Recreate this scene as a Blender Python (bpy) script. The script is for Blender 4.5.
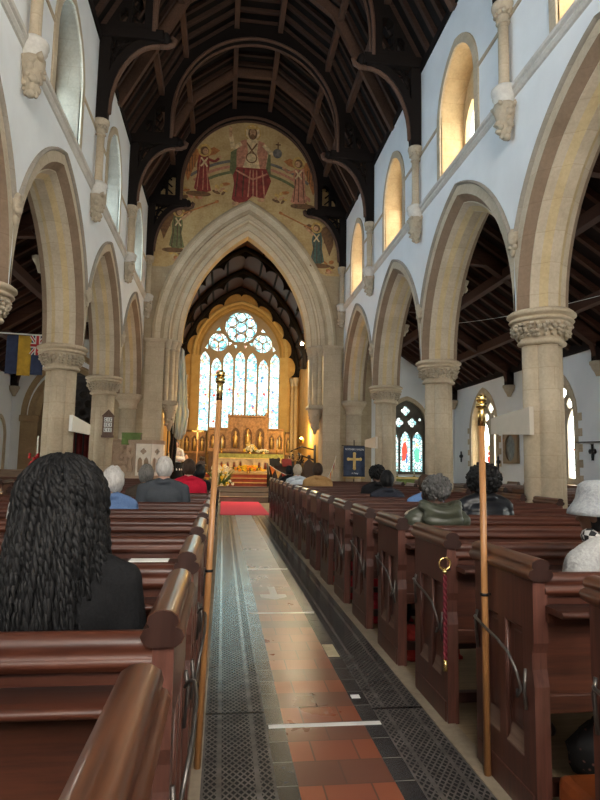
import bpy, bmesh, math, random
from mathutils import Vector, Matrix, geometry, noise
random.seed(7)
S = bpy.context.scene
for o in list(bpy.data.objects):
    bpy.data.objects.remove(o)

# ---------------------------------------------------------------- camera
cam = bpy.data.cameras.new('camera')
cam.sensor_fit = 'AUTO'
cam.sensor_width = 36.0
cam.lens = 598.0 / 800.0 * 36.0
cam.clip_end = 200
camo = bpy.data.objects.new('camera', cam)
S.collection.objects.link(camo)
S.camera = camo
_vy = Vector((223 - 300, 463 - 400, 598.0)).normalized()      # direction of the aisle
_vz = Vector((100, -5555, 598.0))
_vz = (_vz - _vz.dot(_vy) * _vy).normalized()                 # direction of the columns
_vx = _vy.cross(_vz)
if _vx.x < 0: _vx = -_vx
_right = Vector((_vx.x, _vy.x, _vz.x))
_down = Vector((_vx.y, _vy.y, _vz.y))
_fwd = Vector((_vx.z, _vy.z, _vz.z))
M = Matrix.Identity(4)
for i in range(3):
    M[i][0] = _right[i]; M[i][1] = -_down[i]; M[i][2] = -_fwd[i]
M.translation = (-.63, 0, 1.32)
camo.matrix_world = M

# ---------------------------------------------------------------- world, exposure
S.view_settings.view_transform = 'Standard'
S.view_settings.look = 'None'
S.view_settings.exposure = 1.75
S.view_settings.gamma = 1.0
S.view_settings.use_curve_mapping = False
W = bpy.data.worlds.new('sky')
S.world = W
W.use_nodes = True
W.node_tree.nodes['Background'].inputs[0].default_value = (1.0, .955, .89, 1)
W.node_tree.nodes['Background'].inputs[1].default_value = .5
def lamp(name, kind, loc, energy, color, size=1.0, rot=None, sizey=None):
    l = bpy.data.lights.new(name, kind)
    l.energy = energy; l.color = color
    if kind == 'AREA':
        l.size = size
        if sizey: l.shape = 'RECTANGLE'; l.size_y = sizey
    elif kind in ('POINT', 'SPOT'):
        l.shadow_soft_size = size
    o = bpy.data.objects.new(name, l)
    o.location = loc
    if rot: o.rotation_euler = rot
    S.collection.objects.link(o)
    return o
GLASS_CLERE = 2.5
GLASS_AISLE = 4.0
GLASS_EAST = 1.0
WEST_FILL = 6.0

# ---------------------------------------------------------------- materials
MATS = {}
def nt_new(name):
    m = bpy.data.materials.new(name); m.use_nodes = True
    nt = m.node_tree
    return m, nt, nt.nodes['Principled BSDF']
def N(nt, t, **k):
    n = nt.nodes.new(t)
    for a, v in k.items(): setattr(n, a, v)
    return n
def L(nt, a, b): nt.links.new(a, b)
def mathn(nt, op, a, b=None, c=None):
    n = N(nt, 'ShaderNodeMath', operation=op)
    for i, x in enumerate((a, b, c)):
        if x is None: continue
        if isinstance(x, (int, float)): n.inputs[i].default_value = x
        else: L(nt, x, n.inputs[i])
    return n.outputs[0]
def mixc(nt, fac, a, b, mode='MIX'):
    n = N(nt, 'ShaderNodeMix', data_type='RGBA', blend_type=mode)
    for i, x in ((0, fac), (6, a), (7, b)):
        if isinstance(x, (int, float)): n.inputs[i].default_value = x
        elif isinstance(x, tuple): n.inputs[i].default_value = (*x[:3], 1)
        else: L(nt, x, n.inputs[i])
    return n.outputs[2]
def ramp(nt, fac, stops):
    n = N(nt, 'ShaderNodeValToRGB')
    el = n.color_ramp.elements
    while len(el) < len(stops): el.new(.5)
    for e, (p, c) in zip(el, stops):
        e.position = p; e.color = (*c, 1) if isinstance(c, tuple) else (c, c, c, 1)
    L(nt, fac, n.inputs[0]); return n.outputs[0]
def coords(nt, kind='Object', scale=(1, 1, 1)):
    tc = N(nt, 'ShaderNodeTexCoord'); mp = N(nt, 'ShaderNodeMapping')
    mp.inputs['Scale'].default_value = scale
    L(nt, tc.outputs[kind], mp.inputs[0]); return mp.outputs[0]
def noisen(nt, vec, scale, detail=4, rough=.6):
    n = N(nt, 'ShaderNodeTexNoise'); n.inputs['Scale'].default_value = scale
    n.inputs['Detail'].default_value = detail; n.inputs['Roughness'].default_value = rough
    if vec is not None: L(nt, vec, n.inputs['Vector'])
    return n.outputs[0]
def bump(nt, bs, h, strength=.3, dist=.01):
    b = N(nt, 'ShaderNodeBump'); b.inputs['Strength'].default_value = strength
    b.inputs['Distance'].default_value = dist
    L(nt, h, b.inputs['Height']); L(nt, b.outputs[0], bs.inputs['Normal'])
def plain(name, col, rough=.6, metal=0.0, var=.25, scale=6.0, bmp=0.0, spec=None, coat=0.0):
    if name in MATS: return MATS[name]
    m, nt, bs = nt_new(name)
    v = coords(nt)
    n = noisen(nt, v, scale)
    d = tuple(c * (1 - var) for c in col); l = tuple(min(1, c * (1 + var)) for c in col)
    L(nt, ramp(nt, n, [(.3, d), (.7, l)]), bs.inputs['Base Color'])
    bs.inputs['Roughness'].default_value = rough
    bs.inputs['Metallic'].default_value = metal
    if spec is not None: bs.inputs['Specular IOR Level'].default_value = spec
    if coat: bs.inputs['Coat Weight'].default_value = coat; bs.inputs['Coat Roughness'].default_value = .15
    if bmp: bump(nt, bs, n, bmp)
    MATS[name] = m; return m
def glow(name, col, strength):
    if name in MATS: return MATS[name]
    m, nt, bs = nt_new(name)
    bs.inputs['Base Color'].default_value = (*col, 1)
    bs.inputs['Emission Color'].default_value = (*col, 1)
    bs.inputs['Emission Strength'].default_value = strength
    MATS[name] = m; return m
def stone(name, a, b, joint=True, bw=.55, bh=.3, uv=False):
    if name in MATS: return MATS[name]
    m, nt, bs = nt_new(name)
    v = coords(nt)
    n1 = noisen(nt, v, 2.2, 5); n2 = noisen(nt, v, 24, 4)
    base = ramp(nt, n1, [(.3, a), (.7, b)])
    base = mixc(nt, .25, base, ramp(nt, n2, [(.3, tuple(c * .7 for c in a)), (.7, tuple(min(1, c * 1.1) for c in b))]))
    h = n2
    if joint:
        br = N(nt, 'ShaderNodeTexBrick')
        br.inputs['Scale'].default_value = 1.0
        br.inputs['Brick Width'].default_value = bw; br.inputs['Row Height'].default_value = bh
        br.inputs['Mortar Size'].default_value = .006; br.inputs['Mortar Smooth'].default_value = .3
        br.inputs['Color1'].default_value = (1, 1, 1, 1); br.inputs['Color2'].default_value = (.91, .90, .88, 1)
        br.inputs['Mortar'].default_value = (.84, .81, .77, 1)
        if uv: L(nt, coords(nt, 'UV'), br.inputs['Vector'])
        else:
            sp = N(nt, 'ShaderNodeSeparateXYZ'); L(nt, v, sp.inputs[0])
            cb = N(nt, 'ShaderNodeCombineXYZ')
            L(nt, mathn(nt, 'ADD', sp.outputs[0], sp.outputs[1]), cb.inputs[0]); L(nt, sp.outputs[2], cb.inputs[1])
            L(nt, cb.outputs[0], br.inputs['Vector'])
        base = mixc(nt, 1.0, base, br.outputs[0], 'MULTIPLY')
    L(nt, base, bs.inputs['Base Color'])
    bs.inputs['Roughness'].default_value = .9
    bump(nt, bs, h, .25, .006)
    MATS[name] = m; return m
def wood(name, a, b, rough=.3, axis=0, scale=1.0, coat=.0):
    """grain runs along the given axis"""
    if name in MATS: return MATS[name]
    m, nt, bs = nt_new(name)
    sc = [14 * scale] * 3; sc[axis] = .9 * scale
    v = coords(nt, 'Object', sc)
    n1 = noisen(nt, v, 3.0, 6, .65)
    n2 = noisen(nt, coords(nt), 1.7, 2)
    c = ramp(nt, n1, [(.3, a), (.72, b)])
    c = mixc(nt, mathn(nt, 'MULTIPLY', n2, .45), c, tuple(x * .45 for x in a))
    L(nt, c, bs.inputs['Base Color'])
    L(nt, mathn(nt, 'MULTIPLY_ADD', n1, .25, rough - .1), bs.inputs['Roughness'])
    if rough >= .6: bs.inputs['Specular IOR Level'].default_value = .2
    if coat: bs.inputs['Coat Weight'].default_value = coat; bs.inputs['Coat Roughness'].default_value = .12
    bump(nt, bs, n1, .12, .004)
    MATS[name] = m; return m

STONE = stone('limestone', (.43, .345, .24), (.60, .50, .365))
STONE_A = stone('arch_limestone', (.44, .36, .26), (.60, .51, .385), uv=True, bw=.42, bh=2.0)
STONE_B = stone('arch_shaded_stone', (.20, .135, .085), (.29, .20, .135), uv=True, bw=.42, bh=2.0)  # brown stone of the chamfer, the hollow's shade put into the colour
STONE_Y = stone('arch_yellow_stone', (.48, .36, .19), (.62, .48, .28), uv=True, bw=.42, bh=2.0)
STONE_G = stone('hood_grey_stone', (.26, .23, .19), (.36, .32, .27), uv=True, bw=.6, bh=2.0)
CARVE = stone('carved_stone', (.36, .30, .22), (.52, .44, .33), joint=False)
WARMSTONE = stone('warm_reveal_stone', (.50, .34, .17), (.70, .52, .30), bw=.5, bh=.35)
GOLD_STONE = stone('gold_chancel_stone', (.48, .27, .075), (.66, .42, .15), bw=.4, bh=.25)
PLASTER = plain('white_plaster', (.78, .80, .81), .85, var=.04, scale=1.5)
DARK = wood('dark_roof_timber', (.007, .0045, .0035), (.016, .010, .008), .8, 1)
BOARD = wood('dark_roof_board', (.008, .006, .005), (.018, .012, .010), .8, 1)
BROWN = wood('brown_roof_timber', (.085, .045, .030), (.17, .095, .065), .6, 1)
RAFT = wood('rafter_timber', (.036, .019, .013), (.085, .048, .034), .65, 0)
AISLE_BOARD = wood('aisle_roof_board', (.012, .006, .005), (.026, .013, .010), .8, 0)
AISLE_RAFT = wood('aisle_rafter_timber', (.045, .018, .012), (.10, .045, .03), .6, 0)
PLUM = wood('chancel_roof_board', (.055, .020, .013), (.10, .042, .028), .55, 0)
PEW_X = wood('pew_oak_long', (.034, .0085, .0045), (.115, .032, .015), .42, 0, coat=.06)
PEW_Y = wood('pew_oak_cap', (.048, .015, .008), (.19, .066, .027), .34, 1, coat=.38)
PEW_Z = wood('pew_oak_end', (.060, .022, .016), (.175, .066, .046), .36, 2, coat=.15)  # ends lighter than the backs, their side light put into the colour
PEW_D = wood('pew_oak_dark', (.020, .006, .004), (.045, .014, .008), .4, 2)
IRON = plain('black_iron', (.03, .03, .032), .45, .8)
BRACKET = plain('worn_bracket_iron', (.13, .12, .11), .38, .7)
BRASS = plain('brass', (.78, .56, .22), .25, 1.0, .1)
GOLDM = plain('gilt', (.80, .55, .18), .35, .9, .15)
RED = plain('red_cloth', (.50, .012, .030), .9)
CARPET = plain('red_carpet', (.58, .026, .085), .95, scale=40, var=.12)
KNEEL = plain('red_kneeler_cloth', (.30, .018, .012), .9)
ORANGE = plain('orange_kneeler_leather', (.32, .075, .018), .5)
BLACKC = plain('black_cloth', (.012, .012, .014), .85, spec=.15)
PAPER = plain('paper', (.80, .80, .78), .8, var=.02)
WHITEP = plain('white_paint', (.80, .79, .75), .6, var=.05)
CREAMP = plain('cream_panel', (.62, .55, .45), .55, var=.04)

# ---------------------------------------------------------------- mesh helpers
class MB:
    """collects shapes into ONE mesh object"""
    def __init__(s): s.v = []; s.f = []; s.mi = []; s.uv = []; s.sm = []
    def add(s, verts, faces, mi=0, smooth=False, uvs=None):
        o = len(s.v); s.v += [tuple(p) for p in verts]
        for k, f in enumerate(faces):
            s.f.append([o + i for i in f])
            s.mi.append(mi[k] if isinstance(mi, list) else mi); s.sm.append(smooth)
            s.uv.append([uvs[i] for i in f] if uvs else None)
        return s
    def box(s, x0, x1, y0, y1, z0, z1, mi=0, ch=0.0):
        if ch <= 0:
            v = [(x, y, z) for z in (z0, z1) for y in (y0, y1) for x in (x0, x1)]
            f = [(0, 2, 3, 1), (4, 5, 7, 6), (0, 1, 5, 4), (2, 6, 7, 3), (0, 4, 6, 2), (1, 3, 7, 5)]
            return s.add(v, f, mi)
        bm = bmesh.new(); bmesh.ops.create_cube(bm, size=1)
        for q in bm.verts:
            q.co = Vector(((x0 + x1) / 2 + q.co.x * (x1 - x0), (y0 + y1) / 2 + q.co.y * (y1 - y0), (z0 + z1) / 2 + q.co.z * (z1 - z0)))
        bmesh.ops.bevel(bm, geom=bm.edges[:], offset=ch, segments=2, affect='EDGES', profile=.5)
        bm.verts.index_update()
        s.add([q.co for q in bm.verts], [[q.index for q in f.verts] for f in bm.faces], mi, False); bm.free(); return s
    def prism(s, pts, axis, a, b, mi=0, smooth=False):
        """pts: 2D outline in the plane across the axis; extruded from a to b"""
        def P(u, v, d):
            return {'x': (d, u, v), 'y': (u, d, v), 'z': (u, v, d)}[axis]
        n = len(pts)
        s.add([P(u, v, a) for u, v in pts] + [P(u, v, b) for u, v in pts],
              [(i, (i + 1) % n, n + (i + 1) % n, n + i) for i in range(n)], mi, smooth)
        tri = geometry.tessellate_polygon([[Vector((u, v, 0)) for u, v in pts]])
        s.add([P(u, v, a) for u, v in pts], tri, mi); s.add([P(u, v, b) for u, v in pts], tri, mi); return s
    def plate(s, outer, holes, d0, d1, mapf, mi=0, mi_side=None):
        """flat outline with holes, given thickness; mapf(u, v, d) places it"""
        loops = [outer] + holes
        flat = [p for l in loops for p in l]
        tri = geometry.tessellate_polygon([[Vector((u, v, 0)) for u, v in l] for l in loops])
        for d in (d0, d1):
            s.add([mapf(u, v, d) for u, v in flat], tri, mi, False, flat)
        k = 0
        for l in loops:
            n = len(l)
            s.add([mapf(u, v, d0) for u, v in l] + [mapf(u, v, d1) for u, v in l],
                  [(i, (i + 1) % n, n + (i + 1) % n, n + i) for i in range(n)], mi if mi_side is None else mi_side, False,
                  list(l) + [(u + (d1 - d0), v) for u, v in l])
        return s
    def tube(s, path, r, seg=8, mi=0, closed=False, caps=True):
        path = [Vector(p) for p in path]; n = len(path)
        rr = r if isinstance(r, (list, tuple)) else [r] * n
        verts = []; nrm = None
        for i, p in enumerate(path):
            if closed: t = (path[(i + 1) % n] - path[i - 1]).normalized()
            else: t = (path[min(i + 1, n - 1)] - path[max(i - 1, 0)])
            t = t.normalized() if t.length > 1e-9 else Vector((0, 0, 1))
            if nrm is None:
                nrm = t.cross(Vector((0, 0, 1)))
                if nrm.length < .1: nrm = t.cross(Vector((1, 0, 0)))
            nrm = (nrm - nrm.dot(t) * t).normalized(); b = t.cross(nrm)
            for k in range(seg):
                a = 2 * math.pi * k / seg
                verts.append(p + (nrm * math.cos(a) + b * math.sin(a)) * rr[i])
        F = []
        for i in range(n if closed else n - 1):
            j = (i + 1) % n
            for k in range(seg):
                F.append((i * seg + k, i * seg + (k + 1) % seg, j * seg + (k + 1) % seg, j * seg + k))
        if not closed and caps: F += [tuple(range(seg))[::-1], tuple((n - 1) * seg + k for k in range(seg))]
        return s.add(verts, F, mi, True)
    def lathe(s, prof, c=(0, 0), seg=24, mi=0, lobes=0, smooth=True, jitter=0.0):
        """prof: (radius, z[, lobe depth]) rings round a vertical axis; lobes swell the ring into a clustered shaft"""
        V = []
        for p in prof:
            r, z = p[0], p[1]; q = p[2] if len(p) > 2 else 0
            for k in range(seg):
                a = 2 * math.pi * k / seg
                f = 1
                if lobes and q:
                    w = 2 * math.pi / lobes; ph = abs((a + w / 2) % w - w / 2); dd = .52; rr_ = .48
                    f = 1 - q / .24 * (1 - (dd * math.cos(ph) + math.sqrt(max(0, rr_ * rr_ - (dd * math.sin(ph)) ** 2))))
                j = 1 + jitter * (noise.noise(Vector((math.cos(a) * 9, math.sin(a) * 9, z * 22))) if jitter and q >= 0 else 0)
                V.append((c[0] + r * f * j * math.cos(a), c[1] + r * f * j * math.sin(a), z))
        F = []
        for i in range(len(prof) - 1):
            for k in range(seg):
                F.append((i * seg + k, i * seg + (k + 1) % seg, (i + 1) * seg + (k + 1) % seg, (i + 1) * seg + k))
        F += [tuple(range(seg))[::-1], tuple((len(prof) - 1) * seg + k for k in range(seg))]
        return s.add(V, F, mi, smooth)
    def ball(s, c, r, seg=12, rings=8, mi=0, bump_=0.0, bs=6.0, seed=0.0):
        c = Vector(c); r = Vector(r) if isinstance(r, (tuple, list)) else Vector((r, r, r))
        V = []; F = []
        for i in range(rings + 1):
            ph = math.pi * i / rings
            for k in range(seg):
                a = 2 * math.pi * k / seg
                d = Vector((math.sin(ph) * math.cos(a), math.sin(ph) * math.sin(a), math.cos(ph)))
                m = 1 + bump_ * noise.noise(d * bs + Vector((seed, seed * 2, 0)))
                V.append((c.x + d.x * r.x * m, c.y + d.y * r.y * m, c.z + d.z * r.z * m))
        for i in range(rings):
            for k in range(seg):
                F.append((i * seg + k, i * seg + (k + 1) % seg, (i + 1) * seg + (k + 1) % seg, (i + 1) * seg + k))
        return s.add(V, F, mi, True)
    def cone(s, p0, r0, p1, r1, seg=12, mi=0):
        """tapered limb with round ends"""
        p0 = Vector(p0); p1 = Vector(p1)
        s.tube([p0, p1], [r0, r1], seg, mi); s.ball(p0, r0, seg, 8, mi); s.ball(p1, r1, seg, 8, mi); return s
    def mesh(s, name, mats):
        me = bpy.data.meshes.new(name)
        me.from_pydata(s.v, [], s.f)
        for m in mats: me.materials.append(m)
        me.polygons.foreach_set('material_index', s.mi)
        me.polygons.foreach_set('use_smooth', s.sm)
        if any(u is not None for u in s.uv):
            ul = me.uv_layers.new(name='uv')
            flat = []
            for f, u in zip(s.f, s.uv):
                for i in range(len(f)): flat += list(u[i]) if u else [0.0, 0.0]
            ul.data.foreach_set('uv', flat)
        me.update()
        return me
    def build(s, name, mats, parent=None, weld=False):
        if not isinstance(mats, (list, tuple)): mats = [mats]
        me = s.mesh(name, mats)
        if weld:
            bm = bmesh.new(); bm.from_mesh(me); bmesh.ops.remove_doubles(bm, verts=bm.verts, dist=1e-5)
            bmesh.ops.recalc_face_normals(bm, faces=bm.faces); bm.to_mesh(me); bm.free()
        o = bpy.data.objects.new(name, me)
        S.collection.objects.link(o)
        if parent: o.parent = parent
        return o
def tag(o, label=None, cat=None, group=None, kind=None):
    if label: o['label'] = label
    if cat: o['category'] = cat
    if group: o['group'] = group
    if kind: o['kind'] = kind
    return o
def struct(o): o['kind'] = 'structure'; return o
def thing(name, label, cat, loc=(0, 0, 0), rz=0.0, group=None):
    o = bpy.data.objects.new(name, None); S.collection.objects.link(o)
    o.location = loc; o.rotation_euler = (0, 0, rz); o.empty_display_size = .1
    return tag(o, label, cat, group)
KIDS = {}
def copy_tree(o, parent=None):
    c = o.copy(); S.collection.objects.link(c)
    if parent: c.parent = parent
    for ch in [x for x in list(S.collection.objects) if x.parent == o]: copy_tree(ch, c)
    return c
def dup(o, loc, label, rz=None, group=None, sx=None):
    c = copy_tree(o); c.location = loc; c['label'] = label
    if rz is not None: c.rotation_euler = (0, 0, rz)
    if group: c['group'] = group
    if sx: c.scale = (sx, 1, 1)
    return c
def lazy(build):
    return build
ORD = ['nearest', 'second', 'third', 'fourth', 'fifth', 'sixth', 'seventh', 'eighth', 'ninth', 'tenth', 'eleventh', 'twelfth',
       'thirteenth', 'fourteenth', 'fifteenth', 'sixteenth', 'seventeenth', 'eighteenth']
def two_centre(a, rise): return (a * a + rise * rise) / (2 * a)
def arch(cx, spring, a, rise, n=12, off=0.0, bottom=None):
    """pointed outline from left foot over the apex to the right foot (u, v)"""
    R = two_centre(a, rise); c = R - a; r = R + off
    th = math.acos(max(-1, min(1, c / r)))
    left = [(cx + c - r * math.cos(th * i / n), spring + r * math.sin(th * i / n)) for i in range(n + 1)]
    right = [(2 * cx - u, v) for u, v in left[:-1]][::-1]
    pts = left + right
    if bottom is not None: pts = [(left[0][0], bottom)] + pts + [(right[-1][0], bottom)]
    return pts
def circle(cx, cy, r, n=20, ph=0.0): return [(cx + r * math.cos(ph + 2 * math.pi * i / n), cy + r * math.sin(ph + 2 * math.pi * i / n)) for i in range(n)]
def foil(cx, cy, r, k, n=40, ph=math.pi / 2, dip=.35):
    out = []
    for i in range(n):
        a = 2 * math.pi * i / n
        q = 1 - dip * (1 - abs(math.cos(k / 2 * (a - ph))) ** .7)
        out.append((cx + r * q * math.cos(a), cy + r * q * math.sin(a)))
    return out
def moulding(mb, cx, spring, a, rise, prof, mapf, mis, n=14, clip=None):
    """sweeps a profile of (radial offset, depth) round a pointed arch"""
    R = two_centre(a, rise); c = R - a
    for side in (-1, 1):
        V = []; UV = []
        for i in range(n + 1):
            q = 0.0
            for j, (off, d) in enumerate(prof):
                r = R + off
                th1 = math.acos(c / r); th0 = 0.0
                if clip and r - c > clip: th0 = math.acos(min(1, (c + clip) / r))
                th = th0 + (th1 - th0) * i / n
                V.append(mapf(cx + side * (r * math.cos(th) - c), spring + r * math.sin(th), d))
                UV.append((r * th, .5))
        m = len(prof); F = []; MI = []
        for i in range(n):
            for j in range(m - 1):
                F.append((i * m + j, i * m + j + 1, (i + 1) * m + j + 1, (i + 1) * m + j)); MI.append(mis[j])
        mb.add(V, F, MI, False, UV)
# ================================================================ the building
BAY = 4.1
COLS = [3.7, 7.8, 11.9, 16.0]
BAYC = [1.65, 5.75, 9.85, 13.95, 18.05]
ARC = dict(spring=3.5, a=1.72, rise=2.38)
CL = dict(spring=8.0, a=.80, rise=1.02)
def mR(u, v, d): return (3.4 + d, u, v)
def mL(u, v, d): return (-3.4 - d, u, v)
def mRc(u, v, d): return (3.775 + d, u, v)
def mLc(u, v, d): return (-3.775 - d, u, v)

# floor ----------------------------------------------------------
fl = MB(); fl.box(-12, 12, -8, 40, -.12, -.03)
struct(fl.build('floor', stone('paving_stone', (.20, .16, .12), (.30, .25, .19), bw=.6, bh=.6)))
def tile_mat():
    m, nt, bs = nt_new('quarry_tiles')
    v = coords(nt)
    sp = N(nt, 'ShaderNodeSeparateXYZ'); L(nt, v, sp.inputs[0])
    cb = N(nt, 'ShaderNodeCombineXYZ')
    L(nt, mathn(nt, 'ADD', sp.outputs[0], .28), cb.inputs[0]); L(nt, sp.outputs[1], cb.inputs[1])
    br = N(nt, 'ShaderNodeTexBrick'); br.offset = 0.5
    L(nt, cb.outputs[0], br.inputs['Vector'])
    br.inputs['Scale'].default_value = 1
    br.inputs['Brick Width'].default_value = .205; br.inputs['Row Height'].default_value = .2
    br.inputs['Mortar Size'].default_value = .004
    br.inputs['Color1'].default_value = (.30, .088, .042, 1); br.inputs['Color2'].default_value = (.215, .060, .033, 1)
    br.inputs['Mortar'].default_value = (.09, .04, .03, 1)
    # every few rows the tiles are dark
    row = mathn(nt, 'FLOOR', mathn(nt, 'MULTIPLY', sp.outputs[1], 5.0))
    wn = N(nt, 'ShaderNodeTexWhiteNoise', noise_dimensions='1D'); L(nt, row, wn.inputs['W'])
    dk = mathn(nt, 'MULTIPLY', mathn(nt, 'GREATER_THAN', wn.outputs[0], .62), .7)
    c = mixc(nt, dk, br.outputs[0], (.095, .045, .034))
    # worn stretch further up the aisle, bluish window sheen put into its grey
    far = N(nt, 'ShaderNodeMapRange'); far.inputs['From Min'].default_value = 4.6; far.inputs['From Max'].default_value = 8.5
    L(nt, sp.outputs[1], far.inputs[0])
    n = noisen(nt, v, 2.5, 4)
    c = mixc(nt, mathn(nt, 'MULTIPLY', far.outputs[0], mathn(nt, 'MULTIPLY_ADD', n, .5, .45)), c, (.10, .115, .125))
    L(nt, c, bs.inputs['Base Color'])
    L(nt, mathn(nt, 'MULTIPLY_ADD', n, .2, .2), bs.inputs['Roughness'])
    bs.inputs['Specular IOR Level'].default_value = .6
    bump(nt, bs, br.outputs['Fac'], -.25, .003)
    return m
def border_mat():
    m, nt, bs = nt_new('black_border_tiles')
    v = coords(nt)
    sp = N(nt, 'ShaderNodeSeparateXYZ'); L(nt, v, sp.inputs[0])
    fr = mathn(nt, 'FRACT', mathn(nt, 'MULTIPLY', sp.outputs[1], 5.0))
    j = mathn(nt, 'LESS_THAN', fr, .03)
    n = noisen(nt, v, 5, 3)
    c = ramp(nt, n, [(.3, (.022, .022, .024)), (.7, (.055, .054, .055))])
    L(nt, mixc(nt, j, c, (.16, .15, .13)), bs.inputs['Base Color'])
    L(nt, mathn(nt, 'MULTIPLY_ADD', n, .2, .12), bs.inputs['Roughness']); bs.inputs['Specular IOR Level'].default_value = .75
    return m
def grille_mat():
    """cast iron floor grating: rows of lozenge holes between plain bars"""
    m, nt, bs = nt_new('cast_iron_grating')
    v = coords(nt)
    sp = N(nt, 'ShaderNodeSeparateXYZ'); L(nt, v, sp.inputs[0])
    x = mathn(nt, 'MULTIPLY', sp.outputs[0], 32.0); y = mathn(nt, 'MULTIPLY', sp.outputs[1], 21.0)
    a = mathn(nt, 'ABSOLUTE', mathn(nt, 'SUBTRACT', mathn(nt, 'FRACT', mathn(nt, 'ADD', x, y)), .5))
    b = mathn(nt, 'ABSOLUTE', mathn(nt, 'SUBTRACT', mathn(nt, 'FRACT', mathn(nt, 'SUBTRACT', x, y)), .5))
    hole = mathn(nt, 'MULTIPLY', mathn(nt, 'LESS_THAN', a, .34), mathn(nt, 'LESS_THAN', b, .34))
    # plain bars along the aisle at the strip's quarter points, and cross joints every 1.1 m
    lx = coords(nt, 'UV'); s2 = N(nt, 'ShaderNodeSeparateXYZ'); L(nt, lx, s2.inputs[0])
    bar = None
    for q in (0.0, .24, .76, 1.0):
        t = mathn(nt, 'LESS_THAN', mathn(nt, 'ABSOLUTE', mathn(nt, 'SUBTRACT', s2.outputs[0], q)), .035)
        bar = t if bar is None else mathn(nt, 'MAXIMUM', bar, t)
    fj = mathn(nt, 'LESS_THAN', mathn(nt, 'FRACT', mathn(nt, 'MULTIPLY', sp.outputs[1], .9)), .02)
    hole = mathn(nt, 'MULTIPLY', hole, mathn(nt, 'SUBTRACT', 1.0, bar))
    n = noisen(nt, v, 9, 4)
    c = ramp(nt, n, [(.3, (.10, .092, .088)), (.7, (.20, .185, .175))])
    c = mixc(nt, mathn(nt, 'MAXIMUM', hole, fj), c, (.006, .006, .006))
    L(nt, c, bs.inputs['Base Color'])
    L(nt, mathn(nt, 'MULTIPLY_ADD', hole, .55, .17), bs.inputs['Roughness'])
    L(nt, mathn(nt, 'MULTIPLY_ADD', hole, -.6, .8), bs.inputs['Specular IOR Level'])
    bs.inputs['Metallic'].default_value = .25
    bump(nt, bs, hole, -.6, .01)
    return m
TILES, BORDER, GRILLE = tile_mat(), border_mat(), grille_mat()
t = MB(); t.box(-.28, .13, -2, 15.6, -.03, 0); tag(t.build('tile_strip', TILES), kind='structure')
for x0, x1 in ((-.37, -.28), (.13, .22)):
    t = MB(); t.box(x0, x1, -2, 15.6, -.03, 0); tag(t.build('tile_border', BORDER), kind='structure')
KERB = stone('worn_kerb_stone', (.22, .175, .125), (.36, .29, .21), bw=.9, bh=.9)
for x0, x1 in ((-.78, -.68), (.50, .60)):
    t = MB(); t.box(x0, x1, -2, 15.6, -.03, .008); tag(t.build('trim_1', KERB), kind='structure')
gl_ = []
for x0, x1, lab in ((-.68, -.37, 'lattice iron floor grating along the left of the red tiled aisle'),
                    (.22, .50, 'lattice iron floor grating along the right of the red tiled aisle')):
    g = MB()
    g.add([(x0, -2, .002), (x1, -2, .002), (x1, 15.6, .002), (x0, 15.6, .002)], [(0, 1, 2, 3)], 0, False, [(0, 0), (1, 0), (1, 17), (0, 17)])
    g.box(x0, x1, -2, 15.6, -.03, .0015)
    tag(g.build('floor_grating', GRILLE), lab, 'grating', 'iron floor gratings')
PLANK = wood('pale_floor_plank', (.24, .17, .10), (.40, .31, .19), .6, 0)
for x0, x1, nm in ((.60, 3.36, 'pew_floor_right'), (-3.36, -.78, 'pew_floor_left'), (4.2, 7.5, 'aisle_floor_right'), (-7.5, -4.2, 'aisle_floor_left')):
    t = MB(); t.box(x0, x1, -2, 16.2, -.03, .004); tag(t.build('floor_planking', PLANK), kind='structure')
for y, x0, x1 in ((3.17, -.36, .23), (5.48, -.36, .23), (7.72, -.28, .23)):
    t = MB(); t.box(x0, x1, y - .02, y + .02, 0, .0015)
    lab = {3.17: 'nearest of the white tape strips across the tiles', 5.48: 'middle white tape strip across the tiles, nearer than the arrow',
           7.72: 'farthest white tape strip across the tiles, beyond the arrow'}[y]
    tag(t.build('tape_strip', plain('white_tape', (.72, .71, .69), .5, var=.05)), lab, 'floor tape', 'white floor tape strips')
t = MB()
t.prism([(-.11, 6.62), (-.11, 6.24), (-.215, 6.24), (-.215, 6.12), (-.085, 6.02), (.045, 6.12), (.045, 6.24), (-.04, 6.24), (-.04, 6.62)], 'z', 0, .0015)
tag(t.build('floor_arrow', MATS['white_tape']), 'worn white arrow on the aisle tiles pointing towards the viewer', 'floor arrow')
t = MB(); t.box(.135, .215, 4.24, 4.52, 0, .0015)
tag(t.build('repair_patch', plain('cream_mortar', (.50, .42, .27), .8)), 'cream mortar patch in the dark border tiles, right of the aisle', 'patch')
t = MB(); t.box(.14, .19, 3.50, 3.55, 0, .002)
tag(t.build('paper_scrap', PAPER), 'tiny white scrap of paper on the dark border tiles', 'paper scrap')

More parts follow.
